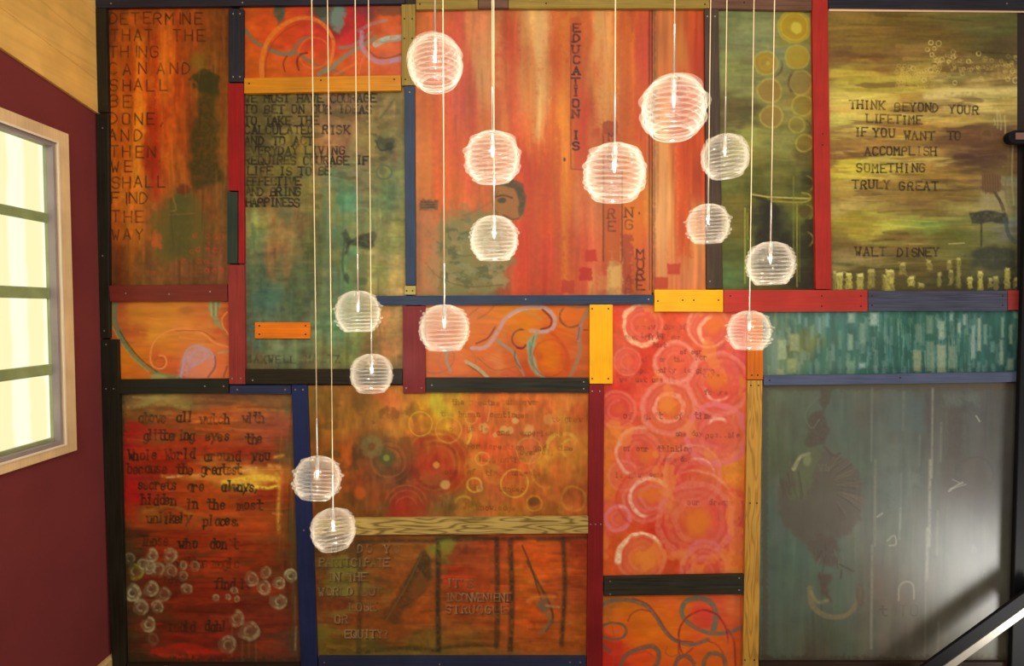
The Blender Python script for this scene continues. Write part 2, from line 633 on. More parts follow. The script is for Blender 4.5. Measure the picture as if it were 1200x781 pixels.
    def line(s, pts, w, col, a=.8, soft=.7, w1=None, curve=True, tex=.3):
        P = catmull(pts) if curve and len(pts) > 2 else [np.array(p, float) for p in pts]
        A = np.array(P)
        wm = max(w, w1 or w)
        sl = s.win(A[:, 0].min() - wm - 2, A[:, 1].min() - wm - 2, A[:, 0].max() + wm + 2, A[:, 1].max() + wm + 2)
        if sl is None: return
        X, Y = s.X[sl], s.Y[sl]
        best = np.full(X.shape, 1e3)
        n = len(P) - 1
        for i in range(n):
            p, q = P[i], P[i + 1]
            ww = (w + ((w1 if w1 is not None else w) - w) * i / max(1, n)) / 2
            lo, hi = np.minimum(p, q) - wm - 2, np.maximum(p, q) + wm + 2
            m = s.win(lo[0], lo[1], hi[0], hi[1])
            if m is None: continue
            t = (slice(max(0, m[0].start - sl[0].start), m[0].stop - sl[0].start), slice(max(0, m[1].start - sl[1].start), m[1].stop - sl[1].start))
            dx, dy = q - p
            u = np.clip(((X[t] - p[0]) * dx + (Y[t] - p[1]) * dy) / (dx * dx + dy * dy + 1e-9), 0, 1)
            d = np.hypot(X[t] - p[0] - u * dx, Y[t] - p[1] - u * dy) - ww
            best[t] = np.minimum(best[t], d)
        m = sstep(soft, -soft, best + .3 * s.g[sl]) * a * np.clip(1 + tex * s.g[sl], 0, 1.3)
        s.mix(np.clip(m, 0, 1), col, sl)

    def brush(s, n, ang, length, w, amp, a=.45, box=None):
        """n loose strokes along `ang` degrees, each a lighter or darker pull of the paint already there"""
        x0, y0, x1, y1 = box or (s.x0, s.y0, s.x1, s.y1)
        for _ in range(n):
            x, y = x0 + (x1 - x0) * s.r.random(), y0 + (y1 - y0) * s.r.random()
            i, j = min(s.nx - 1, max(0, int((x - s.x0) / s.st))), min(s.ny - 1, max(0, int((y - s.y0) / s.st)))
            f = 1 + amp * (s.r.random() * 2 - 1)
            c = np.clip(s.C[j, i] * f * 255 + 10 * amp * (s.r.random(3) - .5), 0, 255)
            t = math.radians(ang + 8 * (s.r.random() - .5))
            l = length * (.4 + s.r.random())
            dx, dy = l / 2 * math.cos(t), l / 2 * math.sin(t)
            k = 2.5 * (s.r.random() - .5)
            s.line([(x - dx, y - dy), (x + k * abs(math.sin(t)), y + k * abs(math.cos(t))), (x + dx, y + dy)], w * (.4 + s.r.random()), c, a * (.5 + .5 * s.r.random()), 1.0, .8, True, .4)

    def poly(s, pts, col, a=.8, soft=2.0, rough=1.0, tex=.2):
        A = np.array(pts, float)
        sl = s.win(A[:, 0].min() - soft - 3, A[:, 1].min() - soft - 3, A[:, 0].max() + soft + 3, A[:, 1].max() + soft + 3)
        if sl is None: return
        X, Y = s.X[sl], s.Y[sl]
        ins = np.zeros(X.shape, bool)
        d = np.full(X.shape, 1e4)
        for (xa, ya), (xb, yb) in zip(A, np.roll(A, -1, 0)):
            c = ((ya > Y) != (yb > Y)) & (X < (xb - xa) * (Y - ya) / (yb - ya + 1e-9) + xa)
            ins ^= c
            dx, dy = xb - xa, yb - ya
            u = np.clip(((X - xa) * dx + (Y - ya) * dy) / (dx * dx + dy * dy + 1e-9), 0, 1)
            d = np.minimum(d, np.hypot(X - xa - u * dx, Y - ya - u * dy))
        d = np.where(ins, -d, d) + rough * s.gm[sl] + .4 * rough * s.g[sl]
        s.mix(np.clip(sstep(soft, -soft, d) * a * (1 + tex * s.g[sl]), 0, 1), col, sl)

    def text(s, t, x, y, h, col, a=.8, w=1.3, adv=None, wid=.62, serif=True, jit=.5, tilt=0.0, wear=.35, vertical=False, soft=.55, slant=0.0):
        """baseline start (x, y); cap height h px; vertical stacks the letters downwards"""
        adv = adv or h * .95
        u = h / 6
        ux = h * wid / 4
        cx, cy = x, y
        segs = []
        for ch in t:
            if ch != ' ':
                jx, jy = (s.r.random(2) - .5) * jit * 2
                for pl in glyph(ch):
                    pts = chaikin(pl, 2) if ch in ROUND else [np.array(q, float) for q in pl]
                    Q = [(cx + jx + (q[0] + q[1] * slant) * ux, cy + jy - q[1] * u + (cx - x) * tilt) for q in pts]
                    segs += list(zip(Q, Q[1:]))
                    if serif:
                        for q in (pl[0], pl[-1]):
                            if q[1] in (0, 6, 4):
                                qx, qy = cx + jx + q[0] * ux, cy + jy - q[1] * u + (cx - x) * tilt
                                segs.append(((qx - .75 * ux, qy), (qx + .75 * ux, qy)))
            if vertical: cy += adv
            else: cx += adv * (.55 if ch in "'.,Iil" and not serif else 1)
        if not segs: return
        A = np.array(segs).reshape(-1, 2)
        sl = s.win(A[:, 0].min() - 4, A[:, 1].min() - 4, A[:, 0].max() + 4, A[:, 1].max() + 4)
        if sl is None: return
        X, Y = s.X[sl], s.Y[sl]
        best = np.full(X.shape, 1e3)
        oy, ox = sl[0].start, sl[1].start
        for p, q in segs:
            m = s.win(min(p[0], q[0]) - w - 2, min(p[1], q[1]) - w - 2, max(p[0], q[0]) + w + 2, max(p[1], q[1]) + w + 2)
            if m is None: continue
            tt = (slice(max(0, m[0].start - oy), m[0].stop - oy), slice(max(0, m[1].start - ox), m[1].stop - ox))
            dx, dy = q[0] - p[0], q[1] - p[1]
            uu = np.clip(((X[tt] - p[0]) * dx + (Y[tt] - p[1]) * dy) / (dx * dx + dy * dy + 1e-9), 0, 1)
            best[tt] = np.minimum(best[tt], np.hypot(X[tt] - p[0] - uu * dx, Y[tt] - p[1] - uu * dy))
        m = sstep(w / 2 + soft, w / 2 - soft, best) * a * np.clip(1 - wear * .5 + wear * (s.gm[sl] * .7 + s.g[sl] * .5), 0, 1.2)
        s.mix(np.clip(m, 0, 1), col, sl)

    def build(s, name, mat, label, gain=(1, 1, 1), cat='painting', group='painted panels of the mural', thick=.006):
        C = lin(np.clip(s.C, 0, 1) * 255) * np.array(gain)
        C = np.clip(C, 0.0015, 0.93)
        # true place of every grid point on the wall
        xr = (s.X - WPX / 2) / F_PX
        yr = -(s.Y - HPX / 2) / F_PX
        dy, dz = CP + yr * SP, -SP + yr * CP
        k = (-thick - CAM.y) / dy
        px, pz = CAM.x + xr * k, CAM.z + dz * k
        cx, cz = float(px.mean()), float(pz.min())
        n = s.nx * s.ny
        co = np.empty((n + 8, 3), np.float32)
        co[:n, 0], co[:n, 1], co[:n, 2] = (px - cx).ravel(), 0.0, (pz - cz).ravel()
        cor = [0, s.nx - 1, n - 1, n - s.nx]
        for i, c in enumerate(cor):
            co[n + i] = co[c]
            co[n + 4 + i] = co[c] + np.array((0, thick - .0005, 0))
        idx = np.arange(n).reshape(s.ny, s.nx)
        q = np.stack([idx[:-1, :-1], idx[1:, :-1], idx[1:, 1:], idx[:-1, 1:]], -1).reshape(-1, 4)
        extra = [[n + 4, n + 5, n + 6, n + 7]] + [[n + i, n + (i + 1) % 4, n + 4 + (i + 1) % 4, n + 4 + i] for i in range(4)]
        q = np.concatenate([q, np.array(extra)]).astype(np.int32)
        me = bpy.data.meshes.new(name)
        me.vertices.add(n + 8)
        me.vertices.foreach_set('co', co.ravel())
        me.loops.add(q.size)
        me.loops.foreach_set('vertex_index', q.ravel())
        me.polygons.add(len(q))
        me.polygons.foreach_set('loop_start', np.arange(0, q.size, 4, dtype=np.int32))
        me.update(calc_edges=True)
        at = me.color_attributes.new('paint', 'FLOAT_COLOR', 'POINT')
        cc = np.ones((n + 8, 4), np.float32)
        cc[:n, :3] = C.reshape(-1, 3)
        for i, c in enumerate(cor): cc[n + i] = cc[n + 4 + i] = cc[c]
        at.data.foreach_set('color', cc.ravel())
        o = link(name, me, mat, None, (cx, -thick, cz))
        return tag(o, label, cat, group)


M_PAINT = paint_mat('varnished_paint', 0.42, 0.18)
M_GLOSS = paint_mat('dark_glossy_paint', 0.36, 0.5, 0.10)

# ------------------------------------------------------------------ the painted panels, left to right and top to bottom
NO = {'determine': (1.12, 1.22, 1.25), 'topscroll': (.97, 1.12, 1.29), 'courage': (.89, 1.02, 1.18), 'figure': (.79, .93, .90), 'strip': (.76, .9, .9), 'green': (.84, .92, 1.02), 'gold': (1.14, 1.18, 1.15),
      'bloom': (1.2, 1.35, 1.55), 'ribbon': (.84, .94, 1.05), 'rings': (.98, 1.11, 1.24), 'teal': (.92, 1.04, 1.28), 'script': (1.3, 1.85, 1.6), 'ochre': (.96, 1.08, 1.23), 'rust': (1.36, 1.66, 1.6), 'bottomscroll': (1.25, 1.4, 1.6), 'disc': (1.02, 1.12, 1.18)}


def gain(k): return tuple(a * b for a, b in zip(NO.get(k, (1, 1, 1)), (.95, .91, .82)))


# --- orange-brown panel with the carved poem
p = Panel(119, 3, 271, 341, 0.9, 11)
p.base([(128, 20, (120, 56, 20)), (150, 40, (172, 80, 20)), (170, 25, (160, 70, 20)), (190, 40, (190, 88, 24)), (205, 40, (150, 60, 20)), (230, 30, (140, 66, 20)), (255, 40, (122, 66, 22)),
        (140, 90, (160, 74, 16)), (165, 95, (186, 76, 18)), (188, 90, (206, 104, 24)), (205, 100, (160, 60, 16)), (140, 130, (180, 84, 18)), (163, 140, (206, 112, 22)), (182, 145, (160, 50, 14)),
        (196, 150, (190, 84, 20)), (140, 180, (190, 90, 20)), (163, 185, (214, 124, 28)), (180, 190, (140, 40, 16)), (195, 190, (182, 90, 24)), (150, 225, (204, 112, 28)), (155, 250, (200, 110, 28)), (140, 260, (160, 80, 22)),
        (133, 310, (96, 50, 24)), (170, 310, (112, 72, 32)), (210, 320, (116, 70, 34)), (250, 320, (110, 66, 36)), (205, 190, (150, 74, 24)), (215, 160, (144, 60, 20)), (262, 150, (126, 74, 24)),
        (262, 250, (104, 70, 30)), (225, 150, (120, 60, 20)), (205, 250, (112, 84, 34)), (240, 90, (132, 84, 28)), (262, 90, (130, 70, 22)), (185, 290, (124, 78, 30))], 7, 14, 60, 1.7, 1.5, .6)
p.tone(.13, 7, 90, 3, .06)
p.tone(.10, 5, 6, 2, .03)
for x, w, c, a in ((163, 9, (232, 140, 30), .55), (182, 8, (150, 30, 12), .5), (150, 7, (170, 60, 16), .35), (190, 6, (220, 120, 28), .35)):
    p.rect(x - w / 2, 40, x + w / 2, 235, c, a, 4, 2, .4)
p.poly([(228, 150), (233, 112), (224, 98), (226, 90), (236, 84), (246, 86), (256, 92), (254, 106), (256, 170), (262, 215), (230, 222), (222, 200)], (62, 52, 20), .85, 5, 3)
for x, y, r in ((232, 92, 9), (240, 86, 8), (250, 92, 8), (238, 102, 10), (228, 100, 6), (247, 104, 9)):
    p.blob(x, y, r, r * .8, (52, 50, 22), .75, .6, .5)
p.blob(232, 72, 10, 9, (116, 92, 28), .6, 1, .5)
p.poly([(178, 262), (186, 240), (200, 229), (222, 226), (236, 236), (244, 262), (240, 300), (190, 308), (178, 290)], (92, 82, 34), .75, 6, 3)
p.poly([(200, 232), (214, 222), (222, 232), (226, 300), (196, 300)], (74, 70, 32), .6, 5, 3)
p.blob(214, 222, 8, 6, (96, 40, 22), .7, .6)
p.line([(203, 231), (206, 246), (200, 247)], 1.5, (150, 110, 50), .6)
p.line([(198, 252), (228, 250)], 1.2, (140, 96, 50), .5)
p.blob(183, 281, 6, 9, (200, 84, 34), .75, .8, .5)
p.blob(152, 250, 18, 10, (190, 90, 30), .3, 1)
p.brush(130, 90, 46, 2.6, .4, .4, (122, 8, 268, 338))
DK = (60, 30, 14)
for t, x, y, adv, h in (('DETERMINE', 128, 28, 13.2, 13), ('THAT', 130, 48, 13.5, 13), ('THE', 203, 48, 14.5, 13), ('THING', 129, 67, 13.3, 13), ('CAN', 128, 87, 17, 13), ('AND', 184, 86, 15, 13), ('SHALL', 129, 106, 14.5, 13),
                        ('BE', 129, 126, 15, 14), ('DONE,', 128, 146, 15, 13), ('AND', 128, 165, 14.5, 13), ('THEN', 130, 184, 14.5, 13), ('WE', 130, 202, 16, 13), ('SHALL', 131, 220, 13.5, 13), ('FIND', 131, 239, 13, 13), ('THE', 131, 260, 14, 13), ('WAY', 131, 281, 14, 12)):
    p.text(t, x, y, h, DK, .85, 1.5, adv, .66, False, .8, 0, .3)
for t, x, y in (('eldan', 226, 279), ('adsan', 222, 296), ('o da', 213, 309), ('acoln', 240, 320), ('dsmaer nao', 160, 323)):
    p.text(t, x, y, 7, (178, 62, 36), .6, 1.6, 9, .8, False, 1.2, 0, .7)
p.build('painted_panel', M_PAINT, 'tall brown-orange painted panel with thin carved capitals, at the upper left corner', gain('determine'))

# --- scrolls above the yellow batten
p = Panel(281, 1, 473, 96, 0.9, 12)
p.base([(290, 20, (206, 84, 24)), (300, 80, (206, 88, 22)), (320, 30, (214, 80, 26)), (340, 50, (200, 66, 24)), (370, 50, (204, 62, 30)), (390, 30, (150, 40, 36)), (410, 45, (196, 40, 40)), (420, 15, (170, 36, 36)), (440, 20, (180, 70, 30)),
        (455, 22, (198, 80, 34)), (460, 60, (206, 96, 50)), (430, 75, (206, 90, 36)), (370, 85, (210, 84, 26)), (330, 85, (206, 88, 24)), (400, 85, (206, 84, 30)), (448, 44, (212, 100, 44))], 6, 20, 20)
p.tone(.10, 14, 9, 3, .05)
p.poly([(322, 8), (334, 8), (332, 26), (326, 30), (321, 20)], (66, 82, 64), .85, 3, 2)
p.poly([(366, 8), (404, 8), (398, 26), (392, 36), (386, 30), (374, 18)], (80, 100, 84), .8, 3, 3)
p.blob(396, 22, 8, 14, (112, 136, 116), .8, .5, .4)
p.blob(374, 13, 12, 6, (60, 66, 50), .7, .6, .4)
p.poly([(412, 8), (442, 8), (438, 26), (426, 30), (420, 22)], (92, 54, 60), .7, 4, 3)
p.blob(458, 12, 12, 6, (92, 64, 40), .6, .8, .5)
p.blob(424, 24, 8, 12, (186, 32, 40), .7, .8, .3)
p.poly([(356, 60), (362, 36), (372, 50), (382, 30), (388, 52)], (200, 56, 34), .5, 5, 3)
TE = (122, 128, 100)
p.line([(286, 34), (298, 48), (316, 58), (334, 64), (348, 62), (360, 70), (376, 78), (404, 86)], 5, (112, 110, 82), .8, 1, 3)
p.line([(318, 60), (332, 63), (346, 62)], 5, (120, 112, 86), .6, 1)
p.line([(342, 60), (352, 48), (362, 44)], 4, (120, 110, 84), .7)
p.line([(374, 87), (390, 78), (404, 66), (424, 54), (440, 44)], 6, TE, .85, 1, 4)
p.line([(398, 56), (412, 54), (424, 46), (436, 38)], 4, TE, .7, .8, 3)
p.line([(420, 36), (436, 28), (452, 24)], 4, (150, 130, 130), .6)
p.line([(440, 52), (452, 46), (471, 44)], 7, (172, 178, 158), .85, 1)
p.line([(446, 50), (458, 48), (471, 47)], 2, (126, 146, 136), .8)
p.line([(424, 38), (424, 54), (432, 66), (446, 73), (471, 69)], 5, (178, 128, 146), .9, 1, 6)
p.line([(430, 56), (440, 66), (454, 68), (471, 63)], 1.4, (92, 50, 56), .6)
p.line([(392, 88), (410, 78), (420, 74)], 3, (216, 112, 40), .6)
p.line([(420, 86), (424, 72), (430, 62)], 3, (222, 110, 44), .6)
# the big orange hoop
p.line([(307, 92), (307, 70), (314, 48), (328, 32), (348, 22), (366, 22), (380, 30), (390, 46), (390, 62), (386, 76)], 6, (220, 118, 40), .9, 1, 3.5)
p.line([(311, 90), (312, 70), (320, 50), (334, 36), (350, 28)], 1.6, (150, 60, 20), .6, .8)
p.ring(368, 62, 18, 2.2, (216, 98, 36), .8, None, 1.0)
p.ring(374, 64, 9, 1.6, (196, 78, 30), .7, None, 1.3)
p.line([(334, 84), (332, 74), (336, 66)], 2, (120, 40, 24), .7)
p.line([(350, 82), (348, 72), (352, 64), (360, 62)], 2.4, (104, 34, 22), .75)
p.build('painted_panel', M_PAINT, 'small orange painted panel with grey-green scrolls and a large hoop, above the yellow batten', gain('topscroll'))

# --- olive and teal panel with the courage text
p = Panel(281, 97.5, 476, 434, 0.9, 13)
p.base([(300, 118, (104, 92, 44)), (340, 118, (118, 98, 50)), (390, 116, (134, 96, 62)), (430, 116, (140, 110, 60)), (465, 118, (130, 110, 58)), (300, 150, (98, 88, 44)), (350, 160, (140, 116, 48)), (390, 160, (168, 110, 66)), (430, 160, (126, 100, 48)),
        (300, 180, (110, 92, 42)), (380, 180, (160, 110, 60)), (340, 190, (126, 108, 40)), (405, 180, (160, 100, 64)), (300, 205, (104, 88, 40)), (350, 215, (116, 100, 46)), (395, 198, (110, 140, 96)), (420, 200, (130, 128, 80)), (440, 190, (120, 116, 60)),
        (310, 235, (110, 86, 44)), (360, 225, (140, 124, 60)), (405, 230, (82, 132, 94)), (450, 225, (98, 120, 74)), (340, 250, (120, 92, 50)), (300, 262, (180, 168, 84)), (292, 285, (110, 124, 76)), (320, 275, (170, 126, 70)), (325, 300, (156, 108, 62)),
        (360, 290, (98, 96, 52)), (350, 320, (86, 94, 62)), (390, 300, (96, 98, 58)), (300, 320, (86, 104, 76)), (310, 350, (76, 104, 82)), (345, 350, (82, 98, 70)), (380, 340, (96, 104, 70)), (410, 290, (88, 128, 84)), (440, 270, (140, 140, 80)), (465, 270, (146, 134, 72)),
        (460, 310, (184, 150, 86)), (440, 330, (158, 148, 80)), (410, 340, (92, 122, 74)), (300, 400, (92, 112, 84)), (340, 405, (104, 116, 78)), (385, 385, (96, 130, 90)), (410, 400, (120, 128, 70)), (300, 425, (112, 92, 54)), (350, 425, (116, 100, 60)), (395, 425, (120, 110, 60)),
        (450, 375, (182, 130, 70)), (462, 400, (170, 118, 64)), (435, 420, (136, 108, 58)), (462, 426, (134, 100, 56)), (425, 375, (140, 132, 66)), (465, 350, (170, 140, 80))], 10, 22, 44, 1.35, 1.3, .8)
p.tone(.10, 9, 60, 2, .06)
p.tone(.10, 26, 7, 3, .05)
p.tone(.08, 5, 5, 2, .05)
p.patch((170, 150, 76), 22, 26, .4, .6, .35, (286, 100, 470, 300))
p.patch((92, 124, 92), 20, 50, .35, .6, .35, (290, 190, 440, 420))
p.patch((86, 70, 38), 30, 12, .35, .5, .45, (284, 100, 460, 250))
p.line([(286, 308), (330, 304), (360, 308)], 1.2, (140, 110, 60), .4)
p.brush(170, 90, 30, 3, .35, .35)
p.brush(110, 0, 26, 2.4, .35, .4)
TX = (40, 36, 24)
for t, x, y, adv in (('WE MUST HAVE COURAGE', 287, 119.5, 7.75), ('TO BET ON OUR IDEAS', 287, 132.5, 7.9), ('TO TAKE THE', 287, 145.5, 8.0), ('CALCULATED RISK', 287, 156.5, 8.3), ('AND TO ACT', 287, 169.5, 8.2), ('EVERYDAY LIVING', 287, 181, 7.9),
                     ('REQUIRES COURAGE IF', 287, 192.5, 7.7), ('LIFE IS TO BE', 290, 205, 7.6), ('EFFECTIVE', 289, 217, 7.2), ('AND BRING', 288, 229, 7.3), ('HAPPINESS', 288, 242, 7.2)):
    p.text(t, x, y + .2, 9.3, TX, .9, 1.95, adv, .60, True, .5, 0, .4)
p.text('MAXWELL MALTZ', 289, 425, 8, (62, 66, 46), .75, 1.6, 8.7, .64, True, .8, 0, .6)
p.blob(450, 168, 13, 11, (64, 68, 46), .75, .6, .4)
p.blob(445, 172, 5, 4, (98, 92, 54), .6, .6)
p.blob(456, 171, 5, 5, (40, 46, 34), .6, .6)
p.line([(440, 164), (446, 176), (458, 174)], 1.6, (40, 46, 34), .6)
p.blob(451, 158, 5, 5, (120, 112, 62), .7, .5)
p.line([(446, 138), (454, 128), (462, 116)], 3, (82, 84, 52), .55)
p.ring(450, 202, 9, 2.2, (80, 100, 74), .7, None, .9)
p.blob(449, 201, 4, 3.5, (92, 96, 60), .5)
p.blob(449, 186, 5, 3, (80, 78, 44), .6)
p.poly([(403, 274), (412, 280), (426, 276), (436, 274), (437, 288), (428, 294), (412, 290), (404, 298)], (52, 52, 38), .75, 2.5, 2.5)
p.line([(412, 286), (420, 282), (430, 284)], 2, (96, 96, 60), .5)
p.line([(405, 270), (402, 300), (402, 318), (408, 332)], 3, (66, 84, 56), .7, 1)
p.line([(416, 250), (426, 246), (436, 256), (438, 280)], 2, (92, 110, 70), .5)
p.poly([(408, 300), (424, 298), (434, 304), (428, 332), (410, 332)], (106, 112, 66), .6, 4, 4)
p.blob(406, 326, 4, 5, (60, 70, 46), .6)
p.blob(424, 330, 7, 4, (72, 84, 50), .5)
p.line([(402, 240), (402, 380)], 2, (76, 112, 80), .4, 1.5)
p.line([(404, 358), (404, 432)], 2, (160, 140, 70), .4, 1.5)
p.build('painted_panel', M_PAINT, 'olive and teal painted panel with stamped capitals about courage and an orange plaque', gain('courage'))

# --- the big orange panel with the seated figure
p = Panel(484, 5, 763.6, 349, 1.0, 14)
p.base([(492, 60, (212, 110, 50)), (492, 200, (220, 120, 60)), (500, 300, (196, 120, 78)), (520, 60, (212, 96, 58)), (540, 110, (204, 86, 60)), (520, 160, (214, 92, 44)), (515, 210, (220, 94, 40)), (540, 30, (204, 84, 60)), (570, 40, (216, 130, 80)), (568, 90, (214, 140, 86)),
        (590, 120, (206, 94, 52)), (600, 50, (204, 80, 44)), (612, 100, (214, 120, 60)), (630, 50, (228, 168, 106)), (634, 120, (230, 160, 90)), (650, 80, (204, 84, 30)), (655, 150, (216, 120, 36)), (630, 200, (206, 70, 26)), (620, 160, (214, 100, 40)), (640, 180, (214, 90, 34)),
        (690, 60, (206, 90, 40)), (708, 40, (222, 150, 86)), (712, 100, (214, 130, 62)), (735, 60, (206, 90, 34)), (755, 60, (196, 66, 44)), (755, 150, (206, 80, 36)), (690, 150, (198, 66, 30)), (660, 230, (210, 100, 30)), (640, 260, (210, 80, 28)), (610, 200, (196, 66, 30)),
        (600, 290, (204, 64, 32)), (640, 310, (206, 72, 42)), (670, 280, (206, 80, 40)), (690, 240, (212, 110, 60)), (690, 310, (206, 84, 52)), (720, 330, (214, 150, 90)), (745, 240, (222, 130, 26)), (745, 300, (204, 90, 40)), (560, 330, (160, 110, 66)), (540, 300, (140, 122, 74)),
        (520, 300, (150, 130, 80)), (560, 230, (200, 96, 44)), (535, 240, (210, 96, 40)), (590, 335, (206, 80, 40)), (500, 335, (180, 110, 70)), (550, 190, (210, 80, 50)), (580, 170, (214, 110, 50))], 8, 16, 80, 1.7, 1.6, .55)
p.tone(.07, 7, 120, 2, .05)
p.tone(.08, 20, 70, 2, .05)
p.tone(.04, 4, 4, 2)
for x, y0, y1, w, c, a in ((632, 12, 165, 13, (234, 178, 112), .55), (622, 30, 150, 5, (220, 140, 66), .5), (648, 12, 230, 8, (206, 74, 24), .55), (661, 20, 330, 9, (224, 138, 34), .5), (655, 150, 345, 5, (190, 50, 36), .4), (612, 10, 130, 6, (226, 148, 86), .5),
                           (600, 30, 220, 7, (196, 62, 34), .4), (668, 60, 200, 6, (216, 120, 34), .5), (706, 12, 150, 16, (226, 156, 92), .5), (724, 30, 340, 6, (206, 84, 34), .4), (739, 20, 160, 8, (214, 110, 32), .5), (683, 140, 345, 8, (200, 66, 40), .35), (697, 160, 345, 10, (214, 116, 66), .4),
                           (640, 180, 340, 7, (196, 52, 22), .45), (618, 200, 340, 9, (200, 60, 24), .4), (500, 20, 230, 10, (218, 116, 52), .4), (753, 20, 340, 9, (206, 84, 48), .45)):
    p.rect(x - w / 2, y0, x + w / 2, y1, c, a, 5, 3, .5)
for y in (38, 52, 66, 80, 94):
    p.rect(560, y, 590, y + 11, (222, 150, 94), .38, 3, 2, .5)
p.rect(563, 100, 578, 128, (226, 140, 80), .4, 3, 2, .5)
p.blob(575, 10, 16, 8, (200, 110, 60), .5)
p.brush(190, 90, 60, 3.2, .22, .4)
# the seated figure
p.poly([(495, 345), (494, 312), (508, 292), (520, 262), (530, 250), (548, 248), (566, 240), (580, 246), (594, 268), (602, 296), (598, 322), (580, 345)], (136, 124, 78), .82, 6, 6)
p.patch((92, 92, 58), 16, 10, .0, .7, .75, (500, 255, 595, 340), 12)
p.patch((150, 146, 108), 9, 6, .4, .4, .5, (500, 260, 595, 340), 12)
p.patch((176, 140, 96), 12, 18, .3, .5, .55, (496, 260, 600, 340), 8)
p.poly([(575, 222), (588, 216), (602, 214), (614, 222), (617, 240), (612, 256), (598, 262), (584, 252), (577, 240)], (158, 104, 52), .9, 2.5, 1.5)
p.poly([(583, 217), (600, 211), (613, 215), (617, 230), (614, 250), (608, 256), (608, 236), (602, 222)], (84, 66, 40), .9, 1.8, 1.2)
p.line([(580, 231), (590, 229), (600, 232)], 2, (66, 48, 28), .85)
p.blob(588, 235, 4.5, 3, (70, 56, 34), .8, .6)
p.line([(590, 252), (600, 257), (608, 256)], 1.6, (80, 56, 30), .8)
p.line([(584, 224), (578, 240), (586, 256)], 1.4, (120, 70, 36), .7)
p.line([(540, 254), (560, 246), (582, 232)], 1.5, (150, 90, 46), .6)
p.line([(498, 308), (516, 326), (548, 336), (590, 334)], 1.5, (92, 82, 50), .6)
p.line([(520, 288), (540, 300), (570, 296), (598, 296)], 2, (100, 96, 58), .5)
p.rect(491.5, 234, 513, 246, (98, 76, 54), .8, 1.5, 1.5, .3)
for k in range(3): p.line([(494, 237 + k * 3.2), (511, 236.5 + k * 3.2)], 1.1, (60, 48, 36), .6)
p.rect(492, 250, 514, 345, (206, 122, 80), .5, 4, 3, .4)
p.rect(516, 240, 519, 345, (140, 100, 60), .5, 1.5, 1)
# lettered strips
p.rect(668, 20, 681, 170, (196, 74, 32), .6, 2, 1, .2)
p.line([(669, 30), (669, 198), (690, 200)], 1.4, (110, 50, 26), .6, .6, None, False)
p.rect(672, 170, 690, 198, (196, 72, 36), .6, 2, 1)
p.text('EDUCATION IS', 671.5, 37, 9, (50, 28, 24), .9, 2.3, 12.6, .78, True, .6, 0, .35, True)
p.blob(661.5, 187, 1.6, 2.6, (70, 34, 20), .9)
p.rect(706, 142, 724, 158, (150, 58, 28), .75, 1.2, .8)
p.rect(707.5, 158, 727, 306, (190, 82, 34), .8, 1.2, .8)
p.rect(728, 166, 753, 290, (212, 100, 26), .7, 2, 1)
p.line([(707, 160), (707, 306)], 1.8, (104, 50, 24), .8, .7, None, False)
p.line([(729, 200), (729, 306)], 1.8, (110, 50, 24), .8, .7, None, False)
p.rect(728, 276, 741, 345, (150, 52, 40), .65, 2, 2)
p.text('MORE', 713, 165, 9, (84, 40, 24), .7, 1.7, 11, .7, True, .5, 0, .4, True)
p.text('RE', 712.5, 256, 11, (96, 46, 24), .8, 1.8, 14.5, .66, True, .4, 0, .3, True)
p.text('T', 714, 304, 9, (214, 110, 60), .7, 1.5, 12, .7, True, .4, 0, .3, True)
p.text('NG', 733, 255, 11, (104, 52, 22), .85, 1.9, 14, .75, True, .4, 0, .3, True)
p.text('MORE', 746, 303, 11, (76, 38, 24), .85, 1.9, 12.2, .72, True, .5, 0, .3, True)
p.text('AB', 733, 333, 10, (90, 40, 30), .6, 1.8, 11, .7, True, .6, 0, .6, True)
p.blob(749, 250, 1.2, 1.6, (110, 54, 20), .9)
for x, y, w, c in ((686, 293, 13, (192, 48, 34)), (679, 314, 15, (186, 44, 34)), (658, 329, 15, (186, 60, 44))):
    p.rect(x, y, x + w, y + w, c, .8, 1.2, .8)
p.rect(713, 311, 728, 338, (226, 172, 100), .7, 3, 2)
p.rect(700, 322, 714, 340, (222, 140, 90), .5, 3, 2)
p.line([(761, 10), (761, 340)], 1.6, (70, 40, 28), .7, .8, None, False)
p.line([(758, 160), (760, 340)], 2.2, (206, 120, 80), .5, .8, None, False)
p.build('painted_panel', M_PAINT, 'large streaky orange painted panel with a seated figure and upright words, top centre', gain('figure'))

# --- narrow orange panel right of it
p = Panel(764.6, 5, 831, 343, 1.0, 15)
p.base([(772, 40, (206, 110, 60)), (790, 60, (216, 120, 56)), (810, 40, (214, 84, 34)), (824, 60, (204, 66, 30)), (776, 160, (224, 140, 80)), (800, 180, (214, 84, 38)), (820, 160, (210, 80, 34)), (775, 250, (230, 150, 92)), (800, 260, (218, 100, 50)), (820, 260, (224, 140, 84)),
        (775, 320, (222, 120, 70)), (810, 330, (226, 130, 80)), (822, 210, (206, 76, 40)), (795, 120, (210, 84, 40))], 5, 10, 80, 1.7, 1.6, .5)
p.tone(.10, 5, 100, 3, .05)
p.tone(.06, 14, 40, 3, .03)
p.rect(765, 10, 768, 340, (120, 70, 44), .6, 1.5, 1)
p.rect(770, 170, 782, 338, (232, 160, 100), .5, 4, 2)
p.rect(794, 90, 808, 300, (206, 66, 28), .45, 5, 3)
p.brush(60, 90, 70, 3, .2, .4)
p.rect(782, 309, 797, 322, (194, 60, 40), .85, 1, .6)
p.rect(767, 325, 783, 339, (192, 62, 40), .85, 1, .6)
p.build('painted_panel', M_PAINT, 'narrow streaky orange painted panel between the dark seam and the black upright batten', gain('strip'))

